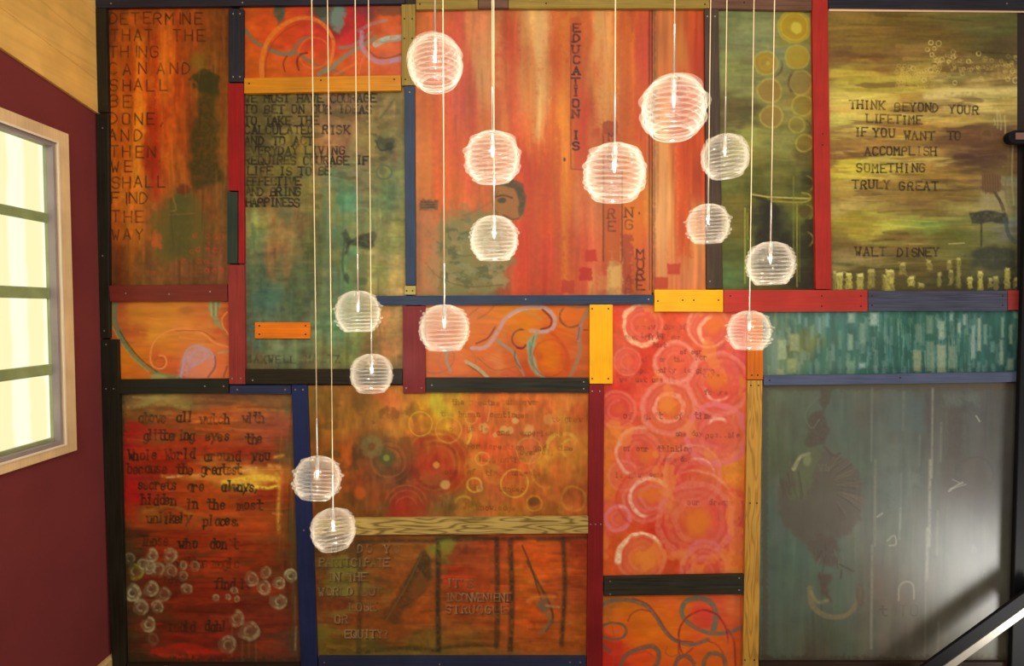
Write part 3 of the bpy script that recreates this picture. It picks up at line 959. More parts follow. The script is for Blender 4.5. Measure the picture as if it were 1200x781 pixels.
# --- green panel with yellow circles
p = Panel(840, 8, 958, 343, 0.9, 16)
p.base([(850, 30, (122, 126, 76)), (880, 40, (140, 144, 92)), (900, 60, (146, 150, 100)), (930, 30, (140, 130, 60)), (860, 90, (134, 138, 72)), (880, 110, (142, 142, 78)), (920, 130, (140, 130, 66)), (945, 120, (150, 124, 52)), (855, 130, (104, 92, 48)), (870, 135, (100, 92, 50)),
        (880, 160, (150, 150, 70)), (920, 165, (140, 134, 70)), (945, 170, (110, 96, 44)), (880, 190, (130, 124, 54)), (920, 200, (116, 112, 50)), (950, 210, (70, 66, 36)), (850, 200, (112, 110, 50)), (880, 220, (92, 92, 38)), (860, 250, (118, 104, 44)), (900, 250, (60, 60, 38)),
        (940, 250, (104, 106, 44)), (855, 300, (96, 98, 46)), (862, 320, (92, 116, 64)), (930, 300, (84, 90, 46)), (950, 320, (60, 54, 36)), (900, 330, (96, 88, 40)), (950, 280, (56, 54, 34))], 8, 24, 14)
p.tone(.10, 40, 7, 3, .04)
p.tone(.05, 5, 5, 2, .03)
p.patch((166, 164, 84), 36, 8, .4, .5, .4, (845, 140, 950, 200))
p.brush(150, 0, 34, 2.4, .28, .4)
YE = (204, 164, 28)
for x, y, r, c, a in ((931, 31, 19, (190, 156, 34), .9), (934, 67, 14, (186, 158, 42), .85), (898, 74, 14, (176, 138, 40), .85), (902, 106, 14, (166, 122, 54), .8), (904, 137, 13, (164, 124, 58), .8), (938, 97, 14, (152, 124, 62), .75), (940, 124, 12, (150, 130, 50), .6), (934, 146, 9, (150, 128, 46), .5), (943, 168, 10, (148, 116, 40), .7)):
    p.blob(x, y, r, r, c, a * .8, .2, .1)
    p.ring(x, y, r, 2.4, (192, 176, 76), .55, None, 1, 1.0)
p.ring(931, 31, 12, 3, (200, 148, 30), .6, None, 1, 1.2)
p.ring(931, 31, 16, 2.5, (206, 180, 56), .6, None, 1, 1)
p.blob(934, 32, 7, 7, (216, 196, 70), .9, .4)
p.ring(934, 67, 8, 2, (204, 132, 40), .6)
p.ring(898, 74, 8, 3, (200, 150, 34), .5, None, 1, 1.2)
p.blob(900, 74, 3, 3, (206, 180, 60), .7)
p.ring(901, 76, 16, 2.6, (112, 84, 52), .7, (280, 30))
p.ring(938, 97, 15, 3, (112, 86, 58), .75, (110, 250))
p.ring(940, 150, 10, 2, (98, 82, 44), .6, (300, 80))
for y in (215, 249, 267, 281): p.ring(944, y, 9, 2, (150, 140, 56) if y != 267 else (64, 60, 36), .7, (280, 100))
p.blob(942, 248, 7, 7, (92, 70, 32), .7, .5)
p.blob(942, 268, 6, 6, (70, 62, 32), .7, .5)
# the dark silhouette under a yellow beam
p.poly([(882, 229), (896, 230), (908, 232), (912, 256), (918, 270), (930, 284), (926, 310), (904, 322), (880, 306), (884, 274), (892, 262), (894, 240)], (50, 46, 34), .85, 4, 3)
p.blob(935, 290, 14, 10, (58, 54, 34), .6, .8)
p.line([(882, 228), (900, 231), (950, 233)], 2.2, (196, 178, 84), .9, .7, None, False)
p.line([(904, 236), (940, 237), (950, 233), (948, 228), (940, 226)], 2, (178, 158, 58), .8)
p.line([(900, 233), (940, 239)], 2, (150, 130, 44), .6)
for x, y0, y1, c, a in ((873, 244, 332, (170, 164, 60), .8), (876, 250, 280, (150, 140, 50), .7), (930, 207, 300, (140, 136, 54), .6), (934, 240, 336, (166, 156, 62), .75), (937, 250, 330, (120, 118, 46), .5)):
    p.line([(x, y0), (x, (y0 + y1) / 2), (x, y1)], 1.8, c, a, .7)
p.build('painted_panel', M_PAINT, 'narrow green painted panel with yellow discs, left of the bright red upright batten', gain('green'))

# --- gold panel with the stamped quotation
p = Panel(969, 10, 1192, 342, 0.8, 17)
p.base([(980, 40, (128, 104, 48)), (1010, 40, (132, 106, 48)), (1050, 30, (104, 84, 40)), (1090, 40, (110, 90, 44)), (1150, 30, (96, 92, 52)), (1180, 30, (92, 92, 50)), (985, 70, (112, 84, 48)), (1020, 75, (116, 88, 46)), (1060, 60, (140, 110, 60)), (1100, 70, (130, 108, 54)), (1160, 60, (88, 76, 46)),
        (1000, 95, (168, 150, 60)), (1050, 95, (180, 162, 66)), (1080, 90, (164, 142, 66)), (1120, 90, (132, 118, 66)), (1170, 90, (136, 116, 66)), (1000, 115, (200, 180, 92)), (1060, 112, (160, 130, 60)), (1110, 112, (200, 178, 112)), (1160, 115, (206, 184, 110)), (1185, 110, (180, 160, 90)),
        (990, 140, (206, 192, 96)), (1040, 135, (198, 170, 80)), (1120, 140, (190, 156, 80)), (1170, 140, (160, 136, 76)), (1000, 160, (150, 116, 60)), (1060, 158, (170, 130, 60)), (1130, 160, (110, 78, 52)), (1170, 165, (116, 84, 60)), (990, 175, (130, 94, 52)), (1080, 180, (168, 134, 70)),
        (1140, 183, (84, 58, 46)), (1000, 200, (196, 176, 60)), (1050, 200, (160, 134, 64)), (1110, 200, (160, 126, 56)), (990, 220, (160, 140, 66)), (1050, 225, (130, 100, 46)), (1110, 225, (120, 98, 48)), (1000, 245, (170, 150, 82)), (1070, 240, (140, 114, 60)), (1130, 245, (150, 140, 76)),
        (1000, 262, (150, 134, 50)), (1050, 265, (180, 176, 72)), (1080, 265, (130, 146, 72)), (1110, 275, (98, 96, 40)), (1140, 262, (120, 120, 60)), (1000, 285, (112, 92, 48)), (1060, 285, (120, 98, 50)), (1120, 285, (110, 108, 60)), (1000, 305, (136, 120, 74)), (1080, 310, (96, 84, 44)),
        (1000, 325, (84, 74, 40)), (1060, 325, (80, 74, 40)), (1120, 325, (66, 62, 38)), (1180, 300, (90, 90, 60)), (1185, 220, (130, 128, 100)), (1188, 260, (120, 124, 120)), (1185, 330, (60, 60, 46))], 9, 44, 12, 1.7, .55, 1.5)
p.tone(.09, 60, 6, 3, .04)
p.tone(.05, 20, 3, 2, .03)
p.tone(.04, 3, 3, 1, .02)
p.patch((214, 202, 104), 60, 8, .45, .5, .5, (972, 95, 1120, 215))
p.patch((96, 70, 46), 50, 9, .45, .5, .5, (980, 30, 1190, 240))
p.line([(1086, 113), (1130, 109), (1190, 106)], 9, (216, 198, 124), .75, 3)
p.line([(975, 116), (1010, 112), (1050, 116)], 8, (210, 194, 96), .45, 4)
p.line([(1100, 167), (1140, 165), (1170, 168)], 8, (96, 66, 46), .55, 3)
p.line([(1030, 172), (1080, 170), (1120, 173)], 4, (120, 86, 52), .45, 2)
p.line([(1120, 184), (1150, 181), (1176, 184)], 6, (78, 54, 44), .6, 2)
p.line([(975, 154), (1010, 156), (1040, 154)], 6, (124, 92, 52), .5, 3)
p.line([(1000, 203), (1040, 200), (1060, 202)], 4, (216, 196, 60), .5, 2)
rr = random.Random(4)
for k in range(150):
    t = rr.random()
    x, y = 1052 + 140 * t, 78 + 18 * (rr.random() - .5) + (12 if t < .3 else 0) + 14 * (rr.random() - .5)
    p.ring(x, y, 1.1 + 1.2 * rr.random(), 1.0, (200, 176, 92), .35 + .25 * rr.random(), None, 1, .5)
for k in range(40):
    p.ring(1050 + 36 * rr.random(), 80 + 24 * rr.random(), 1.2 + rr.random(), 1, (214, 196, 92), .32, None, 1, .6)
for x, y, r in ((1091, 50, 3), (1100, 51, 3.6), (1087, 58, 3), (1095, 57, 2.5), (1117, 61, 3), (1117, 67, 2.8), (1098, 71, 2.6), (1104, 70, 2.8), (1135, 72, 2.8), (1128, 86, 3), (1091, 82, 3), (1083, 94, 2.5), (1119, 97, 2.8), (1147, 63, 3), (1187, 83, 3.5), (1190, 94, 4), (1181, 93, 3), (1146, 79, 2.4), (1070, 80, 2.6), (1195, 85, 3), (1092, 64, 2.6), (1112, 72, 2.4)):
    p.ring(x, y, r * .85, 1.3, (214, 194, 118), .65, None, 1, .6)
p.brush(260, 0, 44, 2.0, .42, .5, (972, 110, 1192, 318))
p.brush(70, 0, 60, 4, .35, .4, (972, 14, 1192, 110))
TG = (44, 36, 24)
for t, x, y, adv in (('THINK', 996, 127, 8.6), ('BEYOND', 1049, 130, 8.9), ('YOUR', 1113, 133, 9.0), ('LIFETIME', 1015.5, 144, 8.3), ('IF', 1002, 159.5, 8), ('YOU', 1024, 160.5, 9.4), ('WANT', 1060, 163, 9.4), ('TO', 1111, 163.5, 8.5), ('ACCOMPLISH', 1014, 182, 8.55), ('SOMETHING', 1004.5, 202, 9.2), ('TRULY', 1000, 221, 9.1), ('GREAT', 1054, 223, 9.7), ('WALT', 1003, 300, 9.4), ('DISNEY', 1052, 300.5, 8.3)):
    p.text(t, x, y, 9.6, TG, .88, 1.7, adv, .60, True, .5, .03 if y < 170 else 0, .35)
p.rect(1150, 150, 1163, 165, (120, 92, 54), .5, 1.5, 1)
p.rect(1152, 153, 1161, 160, (88, 66, 46), .5, 1, 1)
for x, y0, y1 in ((1168, 128, 150), (1172, 134, 152), (1177, 136, 156), (1165, 140, 146)): p.line([(x, y0), (x + 1, (y0 + y1) / 2), (x + 1, y1)], 2, (204, 196, 140), .6, 1)
p.line([(1180, 160), (1182, 190), (1178, 220), (1182, 250)], 2, (120, 100, 70), .6)
p.line([(1187, 165), (1186, 210), (1188, 240)], 2, (186, 180, 130), .5)
# the thinker at the bench
p.blob(1161, 214, 12, 14, (112, 82, 58), .9, .3, .3)
for k in range(7): p.line([(1151 + k * 3, 204 + rr.random() * 3), (1152 + k * 3, 224 + rr.random() * 4)], 1, (76, 60, 44), .5)
p.poly([(1150, 226), (1164, 228), (1176, 226), (1184, 248), (1150, 248)], (164, 150, 108), .6, 3, 2)
p.line([(1166, 226), (1172, 236), (1176, 246)], 4, (76, 64, 50), .7)
p.poly([(1136, 250), (1158, 247), (1178, 249), (1182, 262), (1162, 261), (1138, 264)], (62, 62, 54), .9, 1.5, 1)
p.line([(1150, 262), (1150, 288)], 2.4, (62, 62, 46), .85)
p.line([(1178, 258), (1182, 275), (1190, 284)], 5, (76, 84, 84), .7)
p.poly([(1140, 296), (1160, 290), (1192, 292), (1192, 322), (1140, 312)], (60, 62, 52), .75, 4, 3)
p.line([(1112, 286), (1130, 285)], 1.6, (200, 190, 120), .6)
for k, (x, y, w, h) in enumerate(((976, 318, 4, 24), (980, 320, 8, 20), (991, 320, 8, 19), (1004, 321, 8, 18), (1017, 316, 8, 22), (1034, 322, 5, 18), (1038, 316, 10, 26), (1054, 308, 7, 14), (1064, 324, 8, 12), (1076, 332, 7, 6), (1086, 305, 6, 12), (1099, 320, 4, 16), (1110, 305, 5, 10), (1112, 316, 5, 18),
                                  (1121, 302, 5, 36), (1133, 324, 7, 14), (1146, 318, 6, 22), (1158, 326, 5, 12), (1164, 324, 6, 16), (1177, 314, 7, 24), (1188, 326, 6, 12))):
    a = .8 if k in (1, 2, 3, 6, 8, 15, 16, 19) else .5
    p.rect(x, y, x + w, y + h, (178, 168, 84), a, 1.2, 1.2, .3)
    p.rect(x + 1, y, x + w - 1, y + 3, (214, 206, 130), a, 1, .6)
p.build('painted_panel', M_PAINT, 'gold and brown painted panel with a large stamped quotation at the upper right', gain('gold'))

# --- orange scroll panel at the left
p = Panel(129, 350, 270, 449, 0.9, 21)
p.base([(140, 365, (176, 84, 40)), (160, 370, (196, 118, 36)), (200, 365, (196, 118, 36)), (240, 365, (190, 100, 40)), (150, 390, (180, 84, 36)), (180, 390, (206, 130, 36)), (210, 385, (198, 116, 46)), (240, 385, (196, 112, 48)), (262, 380, (184, 76, 36)), (150, 420, (212, 116, 26)), (160, 435, (204, 104, 28)),
        (200, 405, (204, 116, 34)), (240, 405, (206, 116, 46)), (200, 430, (190, 84, 32)), (215, 440, (186, 76, 36)), (190, 420, (196, 88, 32)), (240, 430, (212, 112, 76)), (262, 425, (206, 104, 50)), (140, 440, (200, 100, 30))], 6, 20, 16)
p.tone(.06, 30, 6, 3, .03)
p.blob(217, 364, 9, 4, (150, 92, 36), .6, 1)
p.line([(134, 358), (134, 378), (142, 396), (154, 414), (170, 430), (190, 440), (212, 443)], 7, (118, 116, 70), .9, 1.2, 5)
p.line([(136, 356), (136, 376), (144, 394)], 3, (98, 112, 84), .8, 1)
p.line([(140, 388), (152, 406), (166, 422), (184, 436)], 1.6, (70, 64, 34), .8, .8)
p.line([(132, 384), (142, 402), (156, 420), (174, 436)], 1.4, (186, 160, 96), .6, .8)
p.blob(185, 442, 10, 3.5, (150, 150, 84), .8, .6)
p.poly([(245, 354), (258, 354), (254, 372), (262, 384), (268, 394), (258, 386), (249, 376), (246, 364)], (136, 134, 84), .9, 2, 1.5)
for k in range(4): p.line([(247 + k * 3, 354), (248 + k * 2.4, 370)], 1, (86, 92, 60) if k % 2 else (180, 170, 120), .7)
p.brush(50, 0, 30, 2.4, .2, .4)
OL = (218, 128, 62)
p.line([(268, 407), (252, 402), (236, 390), (220, 386), (206, 386), (190, 392), (179, 404), (176, 420), (180, 430), (190, 432), (195, 426), (193, 418), (187, 417)], 2.4, OL, .95, .6)
p.line([(252, 398), (238, 389), (220, 387.6), (206, 388)], 1.2, (140, 64, 24), .6, .6)
p.ring(187, 425, 6, 1.2, (150, 70, 30), .4)
p.line([(266, 366), (260, 374), (262, 384), (268, 392)], 2, OL, .9, .6)
p.poly([(208, 442), (212, 428), (218, 410), (230, 406), (244, 408), (252, 418), (250, 430), (240, 443)], (190, 134, 128), .8, 3, 2)
p.poly([(216, 440), (230, 428), (246, 422), (248, 434), (240, 444)], (214, 116, 72), .85, 3, 2)
for q in ([(212, 442), (218, 412), (232, 406), (246, 412), (252, 420)], [(220, 424), (228, 412), (238, 410)], [(224, 430), (236, 424), (244, 416)]):
    p.line(q, 2.2, (172, 140, 150), .8, .8)
p.line([(252, 418), (252, 430), (244, 442)], 2, (120, 66, 60), .7, .8)
p.poly([(254, 416), (266, 418), (268, 442), (254, 443)], (212, 100, 50), .7, 2, 1.5)
p.line([(256, 414), (268, 412)], 3, (176, 140, 90), .7)
p.line([(262, 442), (266, 430)], 2, (130, 60, 50), .6)
p.build('painted_panel', M_PAINT, 'small orange painted panel with an olive stem and a mauve bloom, near the left corner', gain('bloom'))

# --- orange scroll panel in the middle
p = Panel(494, 353, 693, 447, 0.9, 22)
p.base([(510, 365, (216, 130, 80)), (540, 370, (220, 124, 70)), (520, 400, (216, 116, 70)), (520, 430, (220, 112, 60)), (560, 400, (220, 110, 40)), (560, 430, (216, 104, 50)), (580, 420, (222, 124, 66)), (600, 370, (226, 128, 24)), (620, 380, (228, 126, 18)), (640, 420, (222, 112, 12)),
        (650, 390, (222, 96, 24)), (672, 370, (220, 108, 30)), (680, 420, (206, 100, 44)), (665, 425, (210, 80, 26)), (600, 410, (212, 100, 36)), (580, 380, (224, 120, 50)), (625, 435, (206, 78, 30)), (600, 440, (212, 96, 56))], 6, 20, 20)
p.tone(.05, 24, 6, 3, .04)
p.brush(60, 20, 30, 2.4, .15, .4)
MV, TQ, DKB = (206, 152, 140), (150, 164, 130), (112, 52, 38)
p.line([(553, 408), (566, 408), (576, 400), (586, 384), (594, 372), (612, 362), (630, 359), (642, 363), (650, 373), (648, 384), (638, 389), (622, 388)], 5, MV, .95, 1, 5)
p.line([(558, 403), (572, 396), (580, 384)], 2, (110, 56, 62), .7, .8)
p.line([(636, 363), (646, 374), (644, 383), (634, 386)], 2.4, (96, 44, 50), .7, .8)
p.line([(596, 372), (612, 364), (634, 362)], 1.2, (222, 186, 170), .6, .6)
p.ring(611, 397, 11, 2.2, (120, 64, 50), .8, (60, 300))
p.line([(606, 408), (612, 409), (616, 405)], 2.4, (120, 40, 40), .8)
p.line([(583, 400), (592, 406), (602, 414), (608, 428), (614, 440)], 5, (170, 136, 110), .85, 1, 3)
p.line([(603, 412), (604, 422), (610, 432)], 2, (100, 92, 84), .7)
p.poly([(619, 398), (624, 391), (632, 390), (628, 400), (626, 416), (630, 432), (640, 444), (626, 440), (618, 424), (616, 408)], TQ, .9, 1.8, 1.2)
p.line([(621, 402), (621, 420), (626, 434)], 2, (112, 134, 116), .8)
p.line([(626, 394), (622, 412), (624, 428)], 1, (80, 92, 70), .7)
p.line([(630, 394), (638, 392)], 3, (170, 130, 80), .6)
p.ring(644, 420, 20, 1.6, (196, 76, 30), .55, None, 1.1)
p.line([(646, 390), (658, 402), (666, 420), (664, 434)], 4, (196, 76, 24), .55, 1.5)
p.ring(670, 371, 14, 2.4, (126, 76, 44), .75, (120, 350), .95)
p.blob(672, 370, 10, 8, (228, 104, 20), .7, .4)
p.line([(690, 362), (682, 378), (679, 394), (680, 410), (676, 424), (668, 442)], 6, (170, 122, 86), .85, 1, 5)
p.line([(681, 380), (677, 392), (678, 400)], 3, (190, 124, 130), .8)
p.line([(679, 384), (677, 398)], 1.4, (96, 70, 80), .7)
p.line([(667, 358), (676, 360), (690, 358)], 4, (150, 116, 92), .7)
p.line([(684, 387), (690, 387)], 1.5, DKB, .7)
p.line([(560, 374), (570, 368), (578, 360)], 1.6, (160, 84, 50), .6)
p.line([(616, 366), (626, 370), (634, 374)], 4, (196, 140, 60), .6)
p.ring(510, 418, 22, 1.5, (140, 96, 84), .5, None, .9)
p.ring(536, 424, 22, 1.5, (170, 110, 100), .5, None, .8)
p.line([(526, 408), (523, 420), (528, 436)], 3, (150, 150, 130), .85)
p.line([(546, 424), (560, 432), (572, 443)], 4, (190, 176, 130), .85, 1)
p.line([(548, 428), (560, 436), (568, 444)], 1.2, (90, 80, 60), .7)
p.line([(560, 420), (580, 434), (604, 430)], 1.4, (150, 90, 50), .5)
p.line([(500, 400), (520, 392), (546, 372), (560, 362)], 1.6, (150, 84, 60), .5)
p.blob(520, 375, 22, 12, (224, 150, 116), .4, 1)
p.build('painted_panel', M_PAINT, 'small bright orange painted panel with mauve and teal ribbons, left of the yellow upright batten', gain('ribbon'))

# --- red panel with pale rings
p = Panel(704, 353, 877, 682, 0.9, 23)
p.base([(715, 370, (214, 70, 40)), (740, 380, (220, 84, 52)), (780, 380, (214, 74, 40)), (820, 380, (224, 96, 60)), (850, 380, (222, 90, 70)), (720, 420, (218, 88, 60)), (760, 420, (210, 60, 38)), (800, 420, (224, 90, 56)), (845, 440, (226, 96, 66)), (865, 430, (224, 84, 84)), (720, 470, (206, 54, 38)), (760, 470, (222, 84, 60)),
        (785, 478, (224, 110, 40)), (830, 510, (220, 88, 84)), (715, 520, (224, 120, 46)), (750, 530, (216, 76, 50)), (790, 515, (224, 100, 56)), (840, 470, (220, 70, 50)), (720, 560, (224, 116, 40)), (770, 560, (214, 70, 50)), (800, 560, (214, 60, 44)), (860, 555, (230, 130, 46)), (840, 600, (212, 74, 56)), (815, 612, (222, 112, 34)),
        (720, 600, (220, 90, 60)), (760, 590, (222, 84, 50)), (770, 620, (210, 50, 30)), (720, 650, (216, 84, 36)), (755, 655, (222, 120, 30)), (800, 640, (206, 66, 36)), (850, 630, (214, 80, 66)), (865, 660, (222, 112, 50)), (820, 660, (216, 70, 40)), (785, 600, (220, 112, 40)), (865, 500, (222, 104, 60)), (860, 590, (212, 76, 60))], 8, 24, 24)
p.tone(.05, 10, 14, 3, .05)
p.tone(.04, 4, 4, 2, .03)
PK = (236, 150, 110)
RINGS = ((753, 380, 24), (831, 385, 24), (792, 425, 23), (842, 450, 37), (784, 478, 32), (838, 508, 36), (749, 533, 28), (812, 560, 34), (757, 586, 27), (814, 610, 46), (724, 608, 16), (752, 655, 28), (825, 668, 28), (724, 480, 22), (735, 424, 16), (730, 558, 18))
for x, y, r in RINGS:
    p.blob(x, y, r, r, (222, 88, 72), .42, .25, .1)
    p.ring(x, y, r * .95, r * .16, (234, 128, 100), .5, None, 1, 1.5)
    p.ring(x, y, r * .72, r * .12, (226, 110, 80), .45, None, 1, 1.5)
    p.ring(x, y, r * .5, r * .16, (236, 124, 100), .4, (60, 300), 1, 1.5)
    p.blob(x + r * .05, y - r * .02, r * .34, r * .3, (226, 112, 46), .35, 1.1)
for x, y, r, w, c, a, arc in ((755, 380, 24, 5, (244, 190, 140), .75, (60, 330)), (838, 388, 17, 5, (240, 170, 130), .85, (90, 250)), (831, 382, 25, 3, (236, 160, 120), .6, (120, 330)), (792, 425, 24, 4, (236, 150, 124), .6, None), (842, 450, 36, 4, (236, 128, 110), .6, None), (842, 453, 16, 3, (242, 160, 136), .8, (180, 330)),
                              (784, 478, 17, 5, (242, 150, 120), .75, None), (784, 478, 32, 5, (236, 130, 108), .6, None), (840, 510, 35, 6, (230, 110, 116), .65, None), (841, 504, 13, 4, (242, 170, 140), .85, (30, 160)), (838, 508, 24, 3, (226, 100, 80), .6, None), (750, 530, 28, 4, (238, 160, 128), .7, (60, 270)),
                              (812, 556, 34, 3, (236, 140, 110), .6, (0, 220)), (818, 558, 20, 3, (240, 160, 120), .75, (0, 130)), (762, 584, 23, 4, (244, 180, 150), .85, (20, 270)), (765, 583, 14, 4, (228, 120, 110), .6, None), (814, 600, 48, 3, (240, 150, 120), .6, (20, 120)), (845, 600, 24, 2, (232, 120, 100), .5, (280, 90)),
                              (724, 608, 14, 4, (228, 120, 130), .7, None), (728, 602, 8, 3, (240, 180, 150), .5, (30, 150)), (752, 653, 27, 4, (250, 206, 160), .9, (20, 150)), (826, 662, 26, 5, (226, 110, 110), .65, (20, 200)), (822, 672, 14, 3, (226, 100, 80), .6, None), (757, 586, 34, 3, (214, 64, 44), .5, (90, 300))):
    p.ring(x, y, r, w, c, a, arc, 1, 1.4)
p.line([(724, 658), (726, 644), (734, 634)], 8, (248, 206, 160), .8, 1.5, 5)
for x, y, r in ((838, 444, 10), (784, 476, 10), (842, 378, 12), (756, 654, 16), (818, 612, 14), (765, 578, 12), (760, 534, 9)):
    p.blob(x, y, r, r * .8, (232, 126, 36), .5, 1.1, .4)
p.patch((240, 140, 60), 26, 30, .55, .4, .5)
for t, x, y, h in (('a new  day of', 745, 386, 5.5), ('for just', 752, 395, 5), ('that will be  for', 733, 398, 4.5), ('just', 765, 407, 5), ('all for  the', 752, 424, 5), ('of our', 798, 415, 5), ('for', 815, 422, 6), ('an opportunity  is given', 727, 437, 5.5), ('we must use it', 727, 448, 5.5), ('time', 824, 443, 6), ('future', 826, 463, 5.5),
                   ('of  gift  of  time', 731, 491, 7), ('one day', 792, 511, 5.5), ('possible', 828, 513, 6), ('of our  thinking', 731, 529, 6), ('some day', 777, 541, 5), ('is now', 722, 560, 6), ('ours', 762, 559, 5), ('if', 808, 563, 6.5), ('our  dreams', 806, 592, 6)):
    p.text(t, x, y, h, (104, 44, 36), .62, 1.1, h * .85, .62, True, .5, 0, .7)
p.build('painted_panel', M_PAINT, 'tall red painted panel covered in pale pink rings, between the crimson and oak uprights', gain('rings'))

# --- teal panel with painted strokes
p = Panel(892, 358, 1206, 442, 0.9, 24)
p.base([(900, 370, (96, 120, 92)), (900, 420, (104, 124, 96)), (940, 370, (82, 116, 96)), (940, 410, (112, 120, 70)), (960, 430, (76, 110, 92)), (980, 380, (84, 122, 104)), (1000, 410, (72, 108, 90)), (1030, 380, (72, 112, 90)), (1040, 420, (56, 94, 80)), (1070, 400, (56, 100, 78)), (1100, 380, (58, 100, 80)), (1100, 420, (58, 96, 80)),
        (1140, 390, (64, 100, 84)), (1170, 410, (54, 92, 80)), (1190, 380, (60, 104, 86)), (1190, 430, (56, 92, 78))], 6, 20, 20)
p.tone(.10, 5, 40, 3, .05)
rr = random.Random(9)
for k in range(230):
    x, y = 897 + 302 * rr.random(), 360 + 78 * rr.random()
    w, h = 2 + 3 * rr.random(), 8 + 20 * rr.random()
    left = max(0, 1 - (x - 895) / 120)
    c = rr.choice(((124, 154, 130), (84, 130, 116), (108, 146, 134), (64, 108, 94), (140, 160, 140)))
    c = tuple(a * (1 - left * .5) + b * left * .5 for a, b in zip(c, (150, 150, 100)))
    p.rect(x, y, x + w, y + h, c, .25 + .3 * rr.random(), 1.6, .8, .25)
for k in range(120):
    x, y = 1012 + 130 * rr.random(), 362 + 60 * rr.random()
    p.line([(x, y), (x + .5, y + 12 + 14 * rr.random())], .8, rr.choice(((140, 176, 150), (44, 80, 70), (120, 160, 120))), .5, .6, None, False)
for x, y, w, h, c in ((903, 392, 9, 46, (134, 154, 124)), (911, 398, 11, 24, (180, 186, 134)), (925, 391, 12, 21, (170, 172, 118)), (922, 420, 12, 18, (164, 172, 110)), (910, 432, 9, 8, (176, 172, 120)), (935, 366, 4, 14, (146, 168, 150)), (942, 372, 5, 12, (128, 156, 138)), (958, 372, 5, 20, (140, 172, 156)), (967, 366, 5, 18, (140, 176, 164)), (949, 382, 5, 16, (136, 160, 124)),
                      (993, 366, 9, 13, (164, 190, 158)), (1019, 366, 10, 16, (188, 204, 178)), (993, 391, 7, 20, (150, 176, 140)), (1007, 378, 7, 25, (142, 166, 132)), (982, 387, 5, 23, (120, 152, 128)), (974, 404, 5, 20, (124, 154, 134)), (992, 423, 10, 18, (134, 164, 126)), (1006, 425, 9, 7, (168, 190, 170)), (983, 418, 3, 20, (120, 150, 130)),
                      (1072, 380, 9, 22, (120, 142, 116)), (1085, 370, 9, 22, (128, 154, 120)), (1099, 376, 9, 22, (170, 186, 152)), (1070, 410, 10, 26, (166, 164, 118)), (1085, 400, 10, 36, (132, 152, 120)), (1098, 404, 11, 34, (170, 176, 136)), (1111, 405, 10, 28, (136, 154, 120)), (1122, 378, 4, 12, (184, 198, 170)), (1128, 368, 4, 14, (180, 200, 176)), (1138, 382, 5, 38, (170, 190, 170)),
                      (1145, 372, 5, 40, (182, 194, 160)), (1145, 424, 4, 14, (120, 150, 136)), (1152, 380, 5, 24, (140, 166, 140)), (1160, 400, 6, 14, (110, 150, 130)), (1171, 398, 5, 30, (150, 164, 130)), (1173, 372, 4, 24, (160, 180, 150)), (1182, 380, 5, 24, (164, 182, 150)), (1193, 376, 6, 34, (170, 184, 140)), (1180, 420, 8, 14, (150, 172, 140)), (1187, 364, 7, 10, (150, 176, 150)), (1113, 368, 4, 8, (170, 190, 160)), (1064, 372, 6, 8, (90, 130, 100))):
    c = tuple(v * .94 for v in c)
    p.rect(x + .5, y + .5, x + w - .5, y + h - .5, c, .8, 1.9, .6, .2)
p.build('painted_panel', M_PAINT, 'long teal painted panel of upright pale dabs, above the grey-blue horizontal batten at the right', gain('teal'))

# --- dark red panel with black script
p = Panel(136, 456, 352, 781, 0.9, 25)
p.base([(150, 470, (120, 78, 48)), (200, 468, (126, 90, 52)), (180, 476, (136, 104, 60)), (260, 468, (112, 56, 36)), (310, 468, (112, 66, 42)), (340, 480, (96, 66, 44)), (160, 490, (110, 62, 30)), (200, 495, (130, 60, 28)), (250, 490, (160, 66, 26)), (290, 485, (156, 70, 34)), (320, 500, (140, 60, 44)), (145, 520, (150, 26, 22)), (165, 530, (160, 40, 20)),
        (220, 520, (156, 44, 20)), (280, 530, (146, 40, 20)), (320, 530, (120, 44, 26)), (344, 530, (96, 66, 40)), (150, 560, (176, 26, 24)), (200, 550, (150, 34, 16)), (250, 560, (190, 100, 40)), (300, 562, (206, 140, 56)), (330, 560, (160, 84, 40)), (156, 585, (170, 24, 22)), (190, 590, (150, 50, 20)), (240, 580, (160, 56, 20)), (300, 580, (140, 40, 18)),
        (170, 600, (140, 66, 26)), (220, 605, (156, 66, 26)), (290, 620, (156, 56, 20)), (320, 620, (120, 50, 22)), (344, 620, (84, 54, 30)), (150, 640, (80, 44, 26)), (200, 640, (140, 38, 18)), (260, 650, (150, 44, 18)), (300, 660, (126, 40, 18)), (340, 660, (84, 46, 24)), (150, 700, (104, 50, 34)), (200, 690, (110, 36, 20)), (230, 700, (124, 32, 20)), (270, 690, (124, 32, 20)), (310, 700, (112, 34, 20)),
        (340, 700, (84, 36, 24)), (160, 740, (90, 44, 26)), (210, 735, (112, 34, 20)), (250, 730, (110, 32, 20)), (320, 740, (104, 36, 26)), (200, 764, (146, 32, 22)), (235, 764, (156, 30, 22)), (160, 772, (70, 36, 24)), (280, 770, (90, 40, 30)), (330, 770, (96, 40, 34)), (345, 760, (76, 46, 36)), (143, 560, (80, 40, 24)), (139, 650, (50, 32, 22)), (139, 740, (42, 28, 22))], 9, 50, 16, 1.7, .6, 1.4)
p.tone(.12, 60, 7, 3, .06)
p.tone(.08, 7, 5, 2, .04)
p.patch((182, 56, 22), 60, 10, .4, .5, .35, (150, 480, 330, 770))
p.brush(200, 0, 60, 2.6, .42, .5)
p.patch((80, 46, 26), 50, 12, .5, .5, .45, (140, 620, 350, 781))
